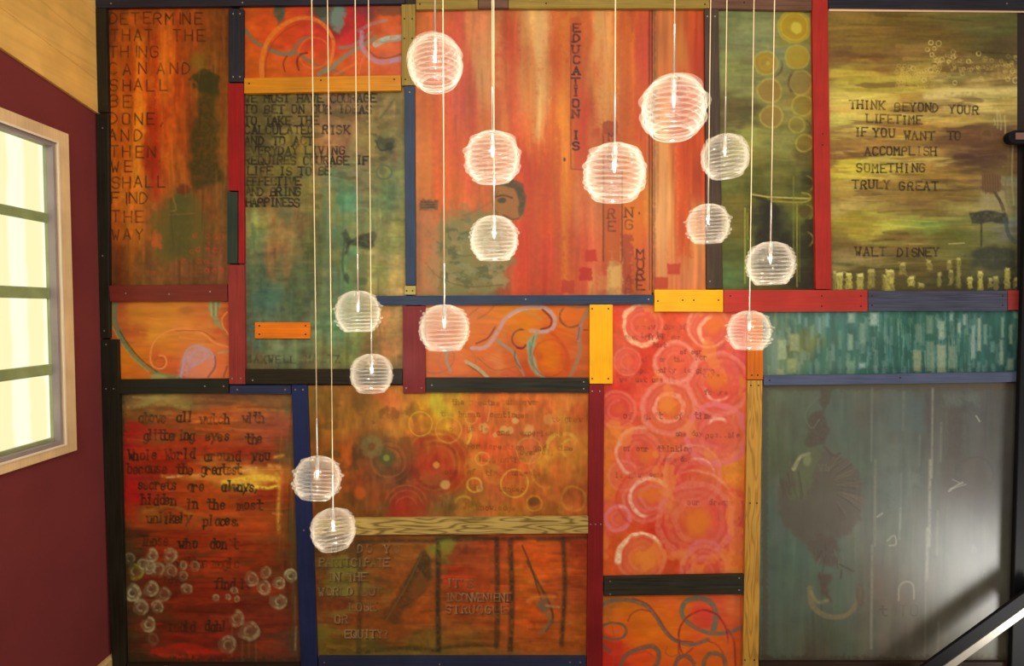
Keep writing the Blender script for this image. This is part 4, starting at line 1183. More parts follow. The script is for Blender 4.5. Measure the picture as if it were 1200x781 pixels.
for q, w, c, a in (([(150, 478), (190, 474), (220, 478)], 5, (150, 116, 68), .5), ([(200, 470), (240, 468), (300, 474)], 3, (140, 84, 48), .5), ([(250, 484), (300, 480), (332, 482)], 3, (176, 90, 44), .5), ([(190, 558), (240, 560), (280, 560)], 4, (206, 110, 44), .6), ([(262, 566), (300, 560), (326, 562)], 7, (220, 160, 56), .75), ([(280, 568), (310, 572), (326, 570)], 4, (226, 176, 60), .8),
                   ([(324, 556), (327, 572), (326, 600), (327, 624)], 4, (196, 130, 46), .7), ([(315, 546), (328, 548)], 5, (206, 130, 56), .6), ([(322, 536), (332, 534)], 3, (206, 140, 70), .7), ([(196, 560), (212, 558)], 2, (220, 180, 120), .7), ([(225, 557), (240, 557)], 2, (220, 170, 110), .6), ([(285, 552), (300, 549)], 2.5, (200, 160, 120), .7),
                   ([(262, 571), (282, 573)], 5, (92, 60, 24), .6), ([(275, 572), (282, 573)], 3, (180, 150, 100), .8), ([(320, 602), (330, 603)], 1.6, (200, 130, 70), .7), ([(168, 600), (200, 594), (226, 604)], 5, (170, 96, 36), .5), ([(180, 764), (216, 758), (240, 763)], 8, (176, 34, 24), .6), ([(188, 768), (230, 771)], 4, (190, 44, 30), .6)):
    p.line(q, w, c, a, 2, None, True, .5)
p.rect(340, 500, 350, 770, (80, 62, 40), .5, 4, 2)
p.line([(347, 735), (346, 762)], 2.5, (150, 120, 84), .6)
p.rect(136, 460, 146, 781, (46, 38, 24), .8, 4, 2)
p.rect(146, 640, 158, 781, (58, 42, 24), .5, 8, 3)
p.rect(136, 772, 352, 784, (52, 38, 24), .7, 5, 3)
p.brush(40, 90, 60, 3, .4, .4, (326, 480, 350, 770))
p.rect(146, 520, 158, 610, (180, 24, 22), .45, 5, 3)
BK = (46, 30, 20)
for t, x, y, adv in (('above', 163, 495, 6.4), ('all', 208, 494, 6), ('watch', 235, 497, 7.2), ('with', 285, 495, 6.4), ('glittering', 168, 516, 6), ('eyes', 241, 517, 7.4), ('the', 289, 520, 6.6), ('Whole', 150, 539, 7), ('World', 194, 538, 7.2), ('around', 240, 540, 7.2), ('you', 296, 540, 7.4), ('because', 150, 555, 6.6), ('the', 208, 556, 6.4), ('greatest', 236, 556, 6),
                     ('secrets', 162, 574, 6.6), ('are', 220, 576, 6.6), ('always,', 260, 576, 6.4), ('hidden', 166, 592, 7), ('in', 220, 596, 7), ('the', 243, 597, 7.6), ('most', 278, 598, 8), ('unlikely', 173, 613, 6.4), ('places.', 239, 616, 6.4), ('Those', 166, 640, 6.2), ('who', 210, 643, 8), ("don't", 247, 643, 6.8), ('believe', 204, 666, 5.6), ('in  magic', 226, 666, 6), ('never', 192, 684, 6), ('find it', 252, 690, 6), ('roald', 199, 740, 6), ('dahl', 241, 740, 6.2)):
    p.text(t, x, y, 11.5, BK, .92 if y < 650 else .72, 2.0, adv, .52, True, .8, 0, .45, False, .7, .08)
for x, y, r, a in ((178, 651, 8, .7), (199, 651, 9, .6), (152, 655, 7, .35), (158, 670, 10, .5), (167, 663, 8, .5), (175, 665, 8, .5), (184, 668, 9, .45), (200, 670, 8, .45), (155, 695, 10, .8), (177, 690, 9.5, .65), (191, 697, 9, .45), (165, 712, 9.5, .6), (184, 712, 8, .55), (174, 732, 9, .75), (214, 663, 5, .6), (228, 664, 6, .4), (219, 691, 8, .55), (214, 676, 6, .4), (178, 750, 8, .2),
                   (253, 701, 4, .7), (267, 700, 4, .7), (274, 693, 5, .55), (277, 702, 3.5, .6), (295, 679, 8, .5), (310, 671, 7, .45), (309, 689, 8, .6), (327, 684, 7.5, .7), (341, 675, 8, .75), (327, 705, 9, .7), (277, 725, 10, .5), (292, 740, 12, .5), (267, 756, 10, .5)):
    c = (172, 148, 118) if x != 158 else (160, 140, 60)
    p.blob(x, y, r * .95, r * .95, tuple(v * .8 for v in c), a * .6, .3, .3)
    p.ring(x, y, r * .82, r * .34, c, a * .85, (200 + x * 7 % 120, 90 + x * 7 % 120), 1.05, 1.0, .6)
    p.ring(x, y, r * .45, r * .22, (190, 168, 140), a * .6, (30 + y * 5 % 90, 260 + y * 5 % 90), 1, .8, .6)
    p.blob(x, y + 1, r * .25, r * .22, (66, 44, 30), a * .7, .6)
for x, y, h in ((272, 735, 34), (284, 752, 24), (300, 752, 26), (292, 750, 20), (346, 700, 30)): p.line([(x, y), (x, y + h)], 1.4, (140, 100, 76), .35, 1, None, False)
p.build('painted_panel', M_PAINT, 'tall dark red painted panel with black script and small grey rings, at the lower left', gain('script'))

# --- ochre panel with red rings
p = Panel(358, 452, 691, 612, 0.9, 26)
p.base([(370, 470, (130, 92, 34)), (375, 520, (124, 78, 24)), (370, 560, (144, 84, 24)), (375, 595, (140, 80, 24)), (400, 470, (140, 94, 34)), (400, 500, (150, 96, 30)), (430, 490, (156, 100, 34)), (405, 535, (200, 90, 24)), (400, 560, (176, 84, 22)), (420, 540, (84, 52, 24)), (425, 575, (150, 60, 24)), (418, 595, (110, 64, 24)), (440, 525, (100, 76, 34)), (450, 465, (190, 100, 44)),
        (460, 500, (186, 120, 34)), (480, 470, (190, 120, 40)), (500, 480, (200, 136, 30)), (515, 475, (196, 160, 44)), (525, 500, (204, 140, 34)), (490, 500, (206, 116, 34)), (455, 545, (98, 70, 28)), (450, 560, (140, 70, 26)), (480, 555, (90, 54, 26)), (510, 545, (176, 52, 28)), (475, 590, (160, 50, 28)), (450, 595, (110, 80, 34)), (540, 500, (208, 130, 44)), (560, 500, (224, 94, 50)),
        (600, 470, (220, 110, 44)), (650, 470, (206, 100, 44)), (680, 480, (196, 92, 40)), (570, 530, (222, 90, 44)), (620, 520, (214, 104, 60)), (600, 545, (220, 92, 40)), (660, 520, (196, 120, 44)), (680, 520, (190, 116, 40)), (540, 545, (200, 116, 34)), (540, 580, (160, 100, 36)), (520, 590, (120, 90, 44)), (580, 580, (206, 98, 50)), (620, 580, (190, 96, 36)), (660, 570, (180, 90, 36)),
        (680, 590, (176, 84, 36)), (600, 600, (176, 110, 36)), (560, 600, (180, 100, 44)), (640, 595, (150, 84, 30)), (500, 530, (170, 70, 26)), (470, 520, (160, 90, 26)), (640, 545, (206, 124, 40)), (385, 600, (134, 80, 26))], 10, 22, 22, 1.4)
p.tone(.10, 14, 12, 3, .05)
p.tone(.08, 4, 14, 2, .03)
p.patch((206, 160, 50), 20, 16, .5, .6, .28, (480, 455, 690, 610))
p.patch((90, 60, 24), 16, 16, .3, .7, .4, (370, 460, 500, 610))
p.blob(512, 545, 26, 27, (166, 48, 28), .4, 1.0, .5)
for r, w, c, a in ((40, 4, (150, 60, 30), .35), (33, 5, (170, 44, 30), .45), (26, 4, (130, 36, 24), .4), (18, 4, (190, 60, 32), .4), (10, 4, (206, 70, 36), .4)): p.ring(510, 545, r, w, c, a, (60 + r * 4, 20 + r * 4), 1, 1.6)
p.brush(120, 90, 24, 2.4, .3, .35)
p.blob(511, 545, 4, 4, (214, 140, 60), .9)
p.blob(478, 596, 24, 20, (162, 46, 28), .5, .6, .3)
for r in (26, 20, 13): p.ring(476, 595, r, 2, (186, 84, 50), .5, (0, 180))
p.blob(454, 537, 9, 10, (76, 78, 34), .8, .6)
p.blob(453, 537, 4, 4, (130, 136, 50), .9)
for r, c, a in ((16, (110, 56, 26), .6), (20, (170, 96, 44), .4), (26, (150, 66, 30), .4)): p.ring(455, 540, r, 2, c, a)
for k in range(8):
    t = k * math.pi / 4
    p.blob(436 + 9 * math.cos(t), 524 + 9 * math.sin(t), 5, 4, (124, 112, 60), .5, .8)
p.blob(422, 578, 7, 8, (206, 90, 24), .7, .8)
p.blob(426, 468, 14, 12, (112, 76, 30), .5, .8)
YL = (222, 176, 60)
for x, y, r, w, a, arc in ((493, 497, 14, 1.6, .75, None), (603, 567, 16, 1.8, .85, None), (556, 569, 8, 2.2, .9, None), (565, 538, 8, 1.8, .7, None), (620, 528, 15, 2, .5, None), (660, 528, 19, 5, .65, (20, 230)), (668, 526, 10, 3, .6, (60, 260)), (552, 490, 7, 2.2, .6, None), (525, 504, 15, 2, .5, None), (636, 545, 15, 2.5, .5, (60, 230)), (543, 592, 10, 3, .6, (20, 180)), (640, 555, 16, 3, .4, (100, 300)), (626, 590, 9, 2, .5, None), (672, 585, 14, 3, .35, None)):
    p.ring(x, y, r, w, YL, a * .75, arc)
for x, y, r, a in ((567, 502, 6, .6), (590, 504, 5, .7), (598, 505, 4, .6), (620, 504, 7, .55), (522, 568, 6, .7), (562, 573, 4, .5), (604, 493, 4, .7), (580, 510, 3, .6), (644, 492, 6, .35)):
    p.blob(x, y, r, r, (218, 176, 96), a, .5)
p.blob(513, 478, 9, 12, (196, 186, 50), .45, 1.2, .4)
p.line([(548, 520), (552, 510), (550, 500)], 2.5, (220, 190, 70), .7)
p.line([(574, 470), (574, 480), (571, 494)], 1.6, (226, 160, 110), .6)
p.blob(626, 588, 7, 5, (90, 56, 24), .6, .6)
for t, x, y in (('the greatest', 530, 474), ('discovery', 593, 474), ('the human  continues', 517, 488), ('to grow', 647, 494), ('design is', 527, 505), ('and  experience', 583, 510), ('for  creation  and  time', 548, 526), ('imagination', 561, 541), ('over all', 610, 533), ('one  of  time  alone', 522, 556), ('wonder', 585, 576), ('create', 604, 557), ('discover knowledge', 512, 597), ('is', 556, 574)):
    p.text(t, x, y, 6, (92, 56, 22), .5, 1.2, 5.2, .64, True, .6, .02, .6)
p.build('painted_panel', M_PAINT, 'ochre and orange painted panel with red and yellow rings, above the pale oak rail', gain('ochre'))

# --- rust panel with dark frames and words shaded in paint to look embossed
p = Panel(366, 622, 691, 775, 0.9, 27)
p.base([(376, 640, (84, 52, 26)), (376, 700, (96, 48, 24)), (380, 760, (104, 76, 26)), (400, 640, (90, 48, 24)), (400, 670, (96, 78, 34)), (430, 660, (112, 62, 28)), (400, 700, (112, 44, 24)), (420, 720, (120, 56, 26)), (450, 650, (120, 66, 30)), (470, 690, (146, 66, 26)), (490, 720, (150, 68, 24)), (450, 740, (120, 60, 24)), (480, 645, (130, 70, 30)), (505, 640, (130, 64, 30)),
        (518, 645, (104, 100, 36)), (540, 640, (120, 50, 28)), (540, 670, (140, 44, 22)), (560, 660, (140, 58, 28)), (550, 700, (140, 54, 24)), (560, 730, (140, 64, 24)), (550, 745, (116, 74, 32)), (590, 640, (150, 54, 26)), (590, 700, (160, 62, 24)), (610, 650, (172, 70, 24)), (630, 660, (190, 72, 22)), (620, 690, (180, 84, 26)), (620, 720, (176, 70, 20)), (650, 700, (150, 64, 28)),
        (650, 660, (170, 66, 24)), (675, 640, (140, 48, 24)), (675, 690, (140, 56, 26)), (675, 740, (150, 72, 24)), (640, 750, (150, 66, 24)), (600, 755, (136, 66, 28)), (500, 762, (110, 80, 32)), (430, 764, (112, 86, 30)), (470, 768, (96, 74, 30)), (560, 765, (120, 70, 28)), (410, 690, (120, 90, 40))], 9, 34, 12, 1.45)
p.tone(.12, 30, 6, 3, .06)
p.tone(.08, 5, 5, 2, .04)
p.patch((70, 50, 26), 26, 14, .45, .5, .5, (366, 625, 470, 770))
p.patch((110, 100, 40), 30, 8, .55, .4, .5, (370, 660, 460, 770))
p.patch((186, 78, 24), 40, 10, .5, .5, .4, (560, 630, 680, 760))
p.blob(404, 662, 24, 7, (110, 104, 44), .5, 1, .5)
p.blob(406, 690, 26, 7, (104, 100, 46), .5, 1, .5)
p.blob(398, 640, 20, 6, (86, 60, 30), .5, 1, .5)
p.brush(170, 0, 36, 2.4, .4, .45)
FR = (46, 38, 30)
for q, w, a in (([(418, 636), (470, 634), (512, 634), (586, 632), (690, 630)], 3.5, .6), ([(514, 638), (513, 700), (514, 762)], 5.5, .8), ([(512, 632), (550, 630), (582, 631)], 3.5, .65), ([(582, 632), (583, 700), (582, 758)], 5, .75), ([(516, 760), (550, 757), (582, 757)], 3, .65), ([(598, 634), (600, 700), (598, 764)], 5.5, .75), ([(600, 632), (612, 631)], 3, .6),
                ([(630, 634), (646, 633), (660, 632)], 3, .6), ([(660, 632), (662, 690), (658, 756)], 4.5, .75), ([(420, 640), (422, 700), (420, 764)], 5, .5), ([(420, 766), (470, 760), (514, 763)], 4, .6)):
    p.line(q, w * 1.15, FR, a * .9, 2.2, None, True, .3)
p.poly([(448, 724), (462, 704), (478, 674), (488, 654), (496, 644), (504, 652), (506, 678), (496, 690), (480, 714), (464, 734)], (66, 46, 28), .82, 3, 2.5)
p.poly([(482, 690), (494, 668), (502, 684), (494, 692), (484, 706)], (120, 66, 32), .6, 3, 2)
p.line([(452, 728), (478, 684), (494, 650)], 2, (104, 92, 50), .4)
p.blob(442, 756, 14, 8, (70, 56, 30), .6, .8)
p.line([(612, 640), (622, 664), (630, 690), (634, 702)], 2, (60, 44, 28), .7, .8)
p.line([(618, 658), (630, 682), (642, 704), (648, 724), (640, 740)], 3, (66, 52, 38), .75, 1)
p.line([(630, 708), (640, 716), (644, 730), (634, 742)], 5, (112, 90, 66), .6, 1.5)
p.blob(637, 708, 6, 10, (80, 74, 70), .6, .8)
p.line([(640, 710), (655, 712)], 3, (150, 120, 90), .6)
p.line([(618, 705), (630, 700), (650, 700)], 4, (200, 116, 50), .5, 2)
p.blob(404, 671, 20, 5, (130, 116, 52), .5, 1)
p.blob(524, 640, 9, 8, (116, 116, 40), .7, 1)
p.blob(455, 720, 30, 30, (150, 64, 24), .25, 1)
for t, x, y, adv in (('WHO DO YO', 378, 648, 10.4), ('PARTICIPATE', 374, 664, 7.6), ('IN THE', 384, 681, 8), ('WORLD BUT', 374, 698, 8.4), ('LOSE', 410, 716, 8.2), ('OR', 393, 731, 8), ('EQUITY?', 404, 748, 7.6), ("IT'S", 524, 688, 8), ('INCONVENIENT', 522, 705, 6.4), ('STRUGGLE', 523, 719, 9.2)):
    p.text(t, x + .8, y + .8, 9, (58, 34, 22), .75, 2.0, adv, .62, True, .5, 0, .4)  # dark offset copy paints the shaded edge of raised letters
    p.text(t, x, y, 9, (158, 126, 92), .72, 1.2, adv, .62, True, .5, 0, .5)
p.rect(366, 764, 691, 776, (110, 84, 34), .4, 3, 3)
p.build('painted_panel', M_PAINT, 'rust painted panel with words shaded as if embossed and three dark painted frames, below the pale oak rail', gain('rust'))

# --- bottom scroll panel
p = Panel(705, 694, 874, 786, 0.9, 28)
p.base([(715, 710, (170, 90, 32)), (740, 715, (196, 100, 20)), (760, 720, (206, 100, 22)), (780, 705, (204, 90, 34)), (800, 720, (206, 100, 26)), (830, 720, (206, 70, 44)), (860, 710, (204, 96, 50)), (860, 740, (196, 80, 40)), (730, 740, (202, 86, 24)), (750, 750, (204, 96, 20)), (720, 760, (190, 50, 28)), (715, 780, (186, 40, 28)), (750, 775, (200, 70, 24)), (790, 760, (206, 96, 20)),
        (820, 750, (204, 80, 30)), (840, 760, (200, 90, 24)), (860, 770, (196, 84, 30)), (800, 780, (196, 80, 24)), (840, 780, (200, 84, 24)), (770, 740, (206, 100, 22))], 6, 18, 18)
p.tone(.06, 20, 8, 3, .04)
p.brush(50, 0, 26, 2.4, .15, .4)
GS, RS = (108, 92, 72), (160, 48, 34)
p.line([(706, 709), (720, 704), (738, 704), (756, 710), (768, 722), (778, 738), (790, 750), (810, 756), (830, 750)], 5, GS, .9, 1, 4.5)
p.line([(742, 702), (758, 708), (770, 722), (780, 738), (792, 750), (812, 753)], 2, (130, 52, 52), .7, .8)
p.ring(718, 740, 16, 4.5, (98, 86, 60), .85, None, .62)
p.blob(717, 740, 9, 5, (206, 84, 34), .8, .5)
p.line([(736, 728), (740, 720), (750, 715), (762, 717)], 2, (150, 60, 40), .8)
p.line([(712, 724), (718, 738), (720, 760), (718, 781)], 1.6, (160, 80, 30), .6)
p.line([(706, 756), (714, 764)], 5, (100, 80, 66), .7)
p.line([(726, 786), (732, 770), (746, 762), (764, 758), (772, 766), (770, 778), (762, 786)], 5.5, (110, 84, 66), .85, 1)
p.line([(740, 768), (756, 764), (764, 768)], 2, (180, 60, 36), .6)
p.line([(836, 740), (839, 722), (834, 708), (822, 702), (806, 704), (799, 714), (801, 724), (812, 734), (830, 742), (852, 742), (872, 734)], 7, (104, 98, 76), .9, 1.2, 4)
p.poly([(808, 718), (820, 710), (834, 714), (834, 730), (820, 738), (808, 732)], (200, 56, 44), .6, 4, 2)
p.ring(824, 748, 29, 2.2, (140, 44, 40), .8, (340, 230), 1.1)
p.line([(853, 738), (860, 752), (862, 784)], 2.4, (140, 54, 44), .8)
p.line([(868, 700), (869, 781)], 1.5, (120, 60, 40), .5)
p.line([(795, 756), (796, 768), (802, 768), (812, 760)], 1.8, (140, 54, 40), .8)
p.line([(782, 758), (780, 766), (788, 770), (797, 766)], 1.5, (160, 76, 40), .7)
p.ring(802, 783, 13, 5, (112, 80, 66), .85)
p.ring(838, 780, 13, 5.5, (104, 88, 64), .85)
p.line([(830, 752), (840, 756), (847, 766), (848, 778)], 2, (150, 60, 40), .7)
p.build('painted_panel', M_PAINT, 'small orange painted panel with grey-brown scrolls, under the red ring panel at the bottom', gain('bottomscroll'))

# --- dark grey-green panel with the brown disc
p = Panel(890, 445.5, 1198, 783, 0.9, 29)
p.base([(900, 470, (84, 84, 64)), (930, 470, (90, 96, 76)), (980, 480, (86, 96, 82)), (1020, 480, (88, 88, 76)), (1060, 480, (88, 94, 86)), (1100, 480, (84, 80, 72)), (1150, 480, (84, 82, 78)), (1190, 470, (86, 84, 78)), (920, 540, (82, 88, 62)), (1000, 530, (84, 92, 76)), (1060, 560, (92, 96, 86)), (1130, 560, (84, 76, 68)), (1180, 560, (86, 82, 78)),
        (905, 620, (80, 94, 80)), (1030, 620, (94, 96, 82)), (1080, 640, (96, 96, 80)), (1150, 640, (96, 92, 84)), (905, 700, (80, 92, 80)), (980, 700, (84, 94, 78)), (1040, 690, (98, 86, 70)), (1100, 700, (100, 94, 80)), (1180, 700, (104, 98, 86)), (905, 760, (78, 86, 72)), (980, 760, (80, 86, 70)), (1060, 760, (96, 88, 76)), (1150, 760, (100, 94, 80)), (930, 650, (78, 94, 80)), (960, 770, (82, 76, 60))], 9, 20, 40, 1.6)
p.tone(.06, 8, 60, 3, .03)
p.tone(.05, 20, 20, 3, .02)
p.rect(893, 446, 900, 783, (70, 64, 52), .6, 2, 1)
p.rect(893, 448, 1198, 458, (86, 68, 44), .6, 2, 1.5)
p.rect(893, 770, 1198, 784, (70, 54, 42), .7, 3, 2)
p.brush(110, 90, 70, 3, .15, .4)
BR = (88, 70, 58)
p.blob(962, 583, 50, 56, BR, .6, .12, .07)
p.poly([(928, 552), (946, 528), (962, 530), (952, 566), (944, 580), (930, 580)], (92, 100, 64), .7, 5, 4)
p.line([(930, 550), (938, 536), (948, 532)], 5, (150, 150, 106), .8, 1.4, 3)
p.blob(946, 540, 5, 6, (132, 136, 92), .6, .8)
rr = random.Random(5)
for k in range(46):
    t = math.radians(-80 + 130 * rr.random())
    r0, r1 = 18 + 14 * rr.random(), 38 + 14 * rr.random()
    p.line([(962 + r0 * math.cos(t), 576 + r0 * math.sin(t)), (962 + r1 * math.cos(t + .12), 578 + r1 * math.sin(t + .12))], 1.1, rr.choice(((112, 98, 74), (70, 58, 48), (104, 88, 70))), .5, .6, None, False)
for k in range(16):
    x = 912 + 26 * rr.random()
    p.line([(x, 548 + 20 * rr.random()), (x + 4, 576 + 10 * rr.random())], 1.2, (76, 62, 52), .5, .7, None, False)
p.poly([(964, 458), (974, 458), (968, 486), (970, 506), (966, 520), (946, 522), (946, 496), (954, 480), (962, 478)], (80, 66, 54), .75, 2.5, 2)
p.line([(958, 466), (946, 480), (944, 492), (952, 502), (960, 492)], 2, (100, 104, 84), .6)
p.line([(966, 524), (976, 534), (984, 532)], 3, (80, 66, 54), .6)
p.text('Wh', 960, 552, 7, (112, 108, 94), .5, 1.2, 8, .6, True, .3)
# the lower bird shape
p.poly([(948, 644), (958, 628), (978, 630), (986, 646), (976, 660), (956, 656)], (84, 66, 56), .65, 4, 4)
for k in range(14):
    x, y = 948 + 40 * rr.random(), 632 + 40 * rr.random()
    p.line([(x, y), (x + 5 - 10 * rr.random(), y + 8)], 1.6, rr.choice(((104, 106, 88), (70, 56, 48), (92, 70, 60))), .6, .8, None, False)
p.line([(984, 662), (992, 666), (1000, 670)], 2.5, (76, 64, 54), .7)
p.poly([(960, 676), (974, 674), (970, 690), (972, 704), (962, 694)], (84, 60, 52), .7, 2.5, 2)
p.line([(949, 690), (952, 710), (968, 722), (990, 722), (1004, 708), (1008, 690)], 7, (118, 106, 76), .85, 1.4, 5)
p.line([(950, 694), (958, 706), (970, 704)], 4, (136, 126, 86), .6, 1.4)
p.blob(1008, 700, 5, 16, (82, 66, 58), .6, .7)
for x, y0, y1, w, c, a in ((1022, 456, 540, 2.2, (140, 140, 124), .6), (1026, 540, 640, 3, (136, 134, 112), .6), (1022, 640, 760, 3, (150, 146, 126), .65), (1012, 640, 770, 10, (112, 98, 78), .35), (1093, 456, 560, 2.6, (160, 154, 134), .8), (1090, 540, 640, 3.6, (164, 158, 138), .85), (1087, 620, 680, 3.6, (164, 158, 138), .85), (1085, 670, 770, 2, (140, 132, 114), .6), (1103, 496, 540, 2.4, (140, 136, 118), .6), (1099, 600, 650, 2.4, (146, 140, 122), .6),
                           (1059, 460, 504, 3, (128, 130, 116), .5), (1078, 510, 545, 3, (132, 130, 116), .55), (1056, 556, 620, 2.4, (136, 138, 122), .55), (1055, 596, 632, 2, (156, 164, 150), .6), (1100, 730, 765, 2.4, (150, 146, 130), .6)):
    p.line([(x, y0), (x - .5, (y0 + y1) / 2), (x - 1, y1)], w, c, a * .62, 1.5, None, True, .35)
for x, y, w, h, c in ((1040, 470, 18, 36, (88, 98, 92)), (1064, 466, 20, 40, (82, 96, 94)), (1040, 520, 16, 24, (98, 106, 96)), (1062, 520, 14, 28, (92, 98, 88)), (1040, 556, 16, 44, (98, 106, 96)), (1066, 556, 12, 12, (108, 112, 102)), (1106, 462, 40, 14, (98, 106, 98)), (1110, 478, 18, 60, (74, 66, 58)), (1126, 470, 16, 12, (72, 70, 66))):
    p.rect(x, y, x + w, y + h, c, .5, 3, 3, .3)
p.ring(1142, 556, 22, 3, (72, 66, 60), .4, None, .9)
p.blob(1148, 580, 16, 20, (80, 72, 64), .5, .8)
for q, w in (([(1112, 576), (1120, 570), (1128, 566)], 2.4), ([(1116, 562), (1124, 566)], 1.2), ([(1144, 488), (1148, 494)], 2.4), ([(1028, 606), (1034, 602)], 2.4), ([(1040, 634), (1048, 628), (1050, 638), (1042, 640)], 1.8), ([(1112, 574), (1132, 568)], 1.2)):
    p.line(q, w * .8, (190, 184, 164), .55, .8)
p.line([(1053, 704), (1054, 688), (1062, 682), (1070, 686), (1071, 702)], 2, (150, 142, 120), .7)
p.text('TO', 1054, 722, 12, (74, 66, 56), .6, 1.6, 13, .7, False, .4)
p.text('t', 1032, 722, 11, (70, 56, 48), .6, 1.8, 9, .7, True, .4)
for t, x, y in (('YY', 1112, 700), ('h y  t', 1140, 648), ('n', 1152, 676)): p.text(t, x, y, 9, (130, 122, 104), .45, 1.6, 11, .6, False, 1, 0, .7, False, .6, .2)
p.build('painted_panel', M_GLOSS, 'large dark grey-green glossy painted panel with a brown disc, at the lower right', gain('disc'))

# ------------------------------------------------------------------ the stained battens screwed over the panel joints
B0, BT = 0.0065, 0.019
WM = {}


def wmat(key, col, dark, axis, **k):
    kk = (key, axis)
    if kk not in WM:
        WM[kk] = wood(key, col, dark, axis, **k)
    return WM[kk]


STAIN = {
 'orange_plaque': ((226, 122, 20), (186, 76, 12), .6),
 'navy_stain': ((46, 47, 56), (24, 24, 30), .7), 'black_olive_stain': ((43, 40, 28), (20, 19, 13), .7), 'deep_red_stain': ((156, 26, 28), (100, 14, 16), .5), 'dark_green_stain': ((48, 62, 50), (26, 34, 26), .6),
 'dusty_red_stain': ((150, 54, 46), (104, 34, 30), .5), 'brick_stain': ((126, 48, 36), (84, 30, 22), .5), 'black_stain': ((48, 40, 26), (20, 18, 12), .8), 'ink_blue_stain': ((44, 52, 78), (26, 30, 46), .5), 'blue_stain': ((36, 45, 82), (20, 27, 52), .5),
 'gold_stain': ((206, 136, 26), (160, 94, 14), .5), 'olive_wood': ((156, 132, 54), (96, 76, 28), .6), 'steel_blue_stain': ((50, 65, 88), (28, 38, 56), .5), 'lime_wood': ((184, 172, 92), (130, 116, 52), .6), 'brown_stain': ((78, 62, 46), (44, 34, 26), .7), 'umber_stain': ((116, 82, 62), (66, 44, 34), .6),
 'scarlet_stain': ((174, 46, 36), (122, 28, 24), .4), 'coral_red_stain': ((182, 56, 44), (136, 36, 30), .4), 'yellow_stain': ((246, 178, 16), (222, 144, 8), .5), 'slate_stain': ((82, 84, 100), (40, 42, 54), .7), 'crimson_stain': ((130, 30, 31), (92, 17, 20), .5), 'maroon_stain': ((120, 38, 38), (82, 22, 24), .5),
 'charcoal_stain': ((54, 52, 40), (26, 24, 18), .8), 'orange_stain': ((214, 112, 28), (160, 74, 14), .5), 'oak': ((196, 146, 60), (140, 96, 34), .6), 'grey_blue_stain': ((84, 92, 116), (56, 62, 82), .5), 'pale_oak': ((186, 158, 84), (104, 78, 34), .8), 'earth_stain': ((54, 40, 28), (30, 22, 16), .6)}
M_SCREW_D = simple('dark_screw', (60, 42, 26), 0.4, 0.6)
M_SCREW_L = simple('bright_screw', (150, 140, 126), 0.35, 0.8)


def screw_mesh(mat):
    bm = bmesh.new()
    add_lathe(bm, [(0, .0012), (.0018, .0011), (.0034, .0006), (.0038, 0), (.0038, -.001), (0, -.001)], 10)
    me = bpy.data.meshes.new('screw')
    bmesh.ops.recalc_face_normals(bm, faces=bm.faces[:])
    bm.to_mesh(me); bm.free()
    me.materials.append(mat)
    return me


SCREW = {'d': screw_mesh(M_SCREW_D), 'l': screw_mesh(M_SCREW_L)}
BATTENS = []


def batten(stain, pts, label, screws=(), sc='l', name='batten', cat='batten', group='stained battens framing the mural', rough=.42, off=B0, th=BT, axis=None):
    """pts: pixel outline of the front face (4+ corners) or (x0, y0, x1, y1)"""
    if len(pts) == 4 and not isinstance(pts[0], tuple):
        x0, y0, x1, y1 = pts
        pts = [(x0, y0), (x1, y0), (x1, y1), (x0, y1)]
    P = [on_wall(x, y, off + th) for x, y in pts]
    w, h = max(a[0] for a in pts) - min(a[0] for a in pts), max(a[1] for a in pts) - min(a[1] for a in pts)
    axis = axis or ('X' if w > h else 'Z')
    c = sum(P, Vector()) / len(P)
    c.z = min(p.z for p in P)
    bm = bmesh.new()
    add_prism(bm, [p - c for p in P], Vector((0, th, 0)), 0.0012)
    col, dark, amt = STAIN[stain]
    o = bm_obj(name, bm, wmat(stain, col, dark, axis, amount=amt, rough=rough, rings=stain in ('oak', 'pale_oak')), None, c)
    tag(o, label, cat, group)
    for x, y in screws:
        s = link('screw', SCREW[sc], None, o, on_wall(x, y, off + th) - c)
        s.rotation_euler = (math.pi / 2, 0, 0)
    return o


batten('navy_stain', [(111.5, -6), (474, -6), (474, 4), (112, 9)], 'navy batten along the top left edge of the mural', [(130, 4), (284, 3)])
batten('black_olive_stain', [(111.8, 9.5), (124, 9.3), (126.5, 131.5), (113.8, 131.5)], 'short dark batten at the upper left corner, below the navy top batten', [(118, 40), (120, 122)], 'd')
batten('black_olive_stain', [(113.2, 133), (126.5, 133), (128, 396.5), (114.8, 396.5)], 'long dark upright batten down the left corner beside the carved poem', [(120, 150), (120, 300), (122, 388)])
batten('black_olive_stain', [(115.5, 398), (137.5, 398), (147.5, 786), (131.5, 786)], 'tapering black upright batten in the lower left corner', [(124, 456), (133, 456), (124, 404)])
batten('navy_stain', (267.5, 10, 285, 96), 'short navy upright batten between the carved poem and the top scroll panel', [(273, 90), (281, 90), (273, 16), (281, 16)])
batten('deep_red_stain', [(267.3, 97.5), (285, 97.5), (286, 309), (279.3, 309), (279.3, 223.5), (267.3, 223.5)], 'deep red notched upright batten at the left of the courage text', [], axis='Z')
batten('dark_green_stain', (266.3, 225, 278.3, 309), 'short dark green upright batten let into the deep red one', [])
batten('dusty_red_stain', [(267, 310.5), (286, 310.5), (287.3, 450.5), (268.3, 450.5)], 'dusty red upright batten below the dark green one', [(272, 444), (282, 444)])
batten('brick_stain', [(127.5, 335), (266, 333.5), (266.2, 353), (128.7, 353.5)], 'brick red horizontal batten under the carved poem', [(147, 344), (198, 345), (246, 342)])
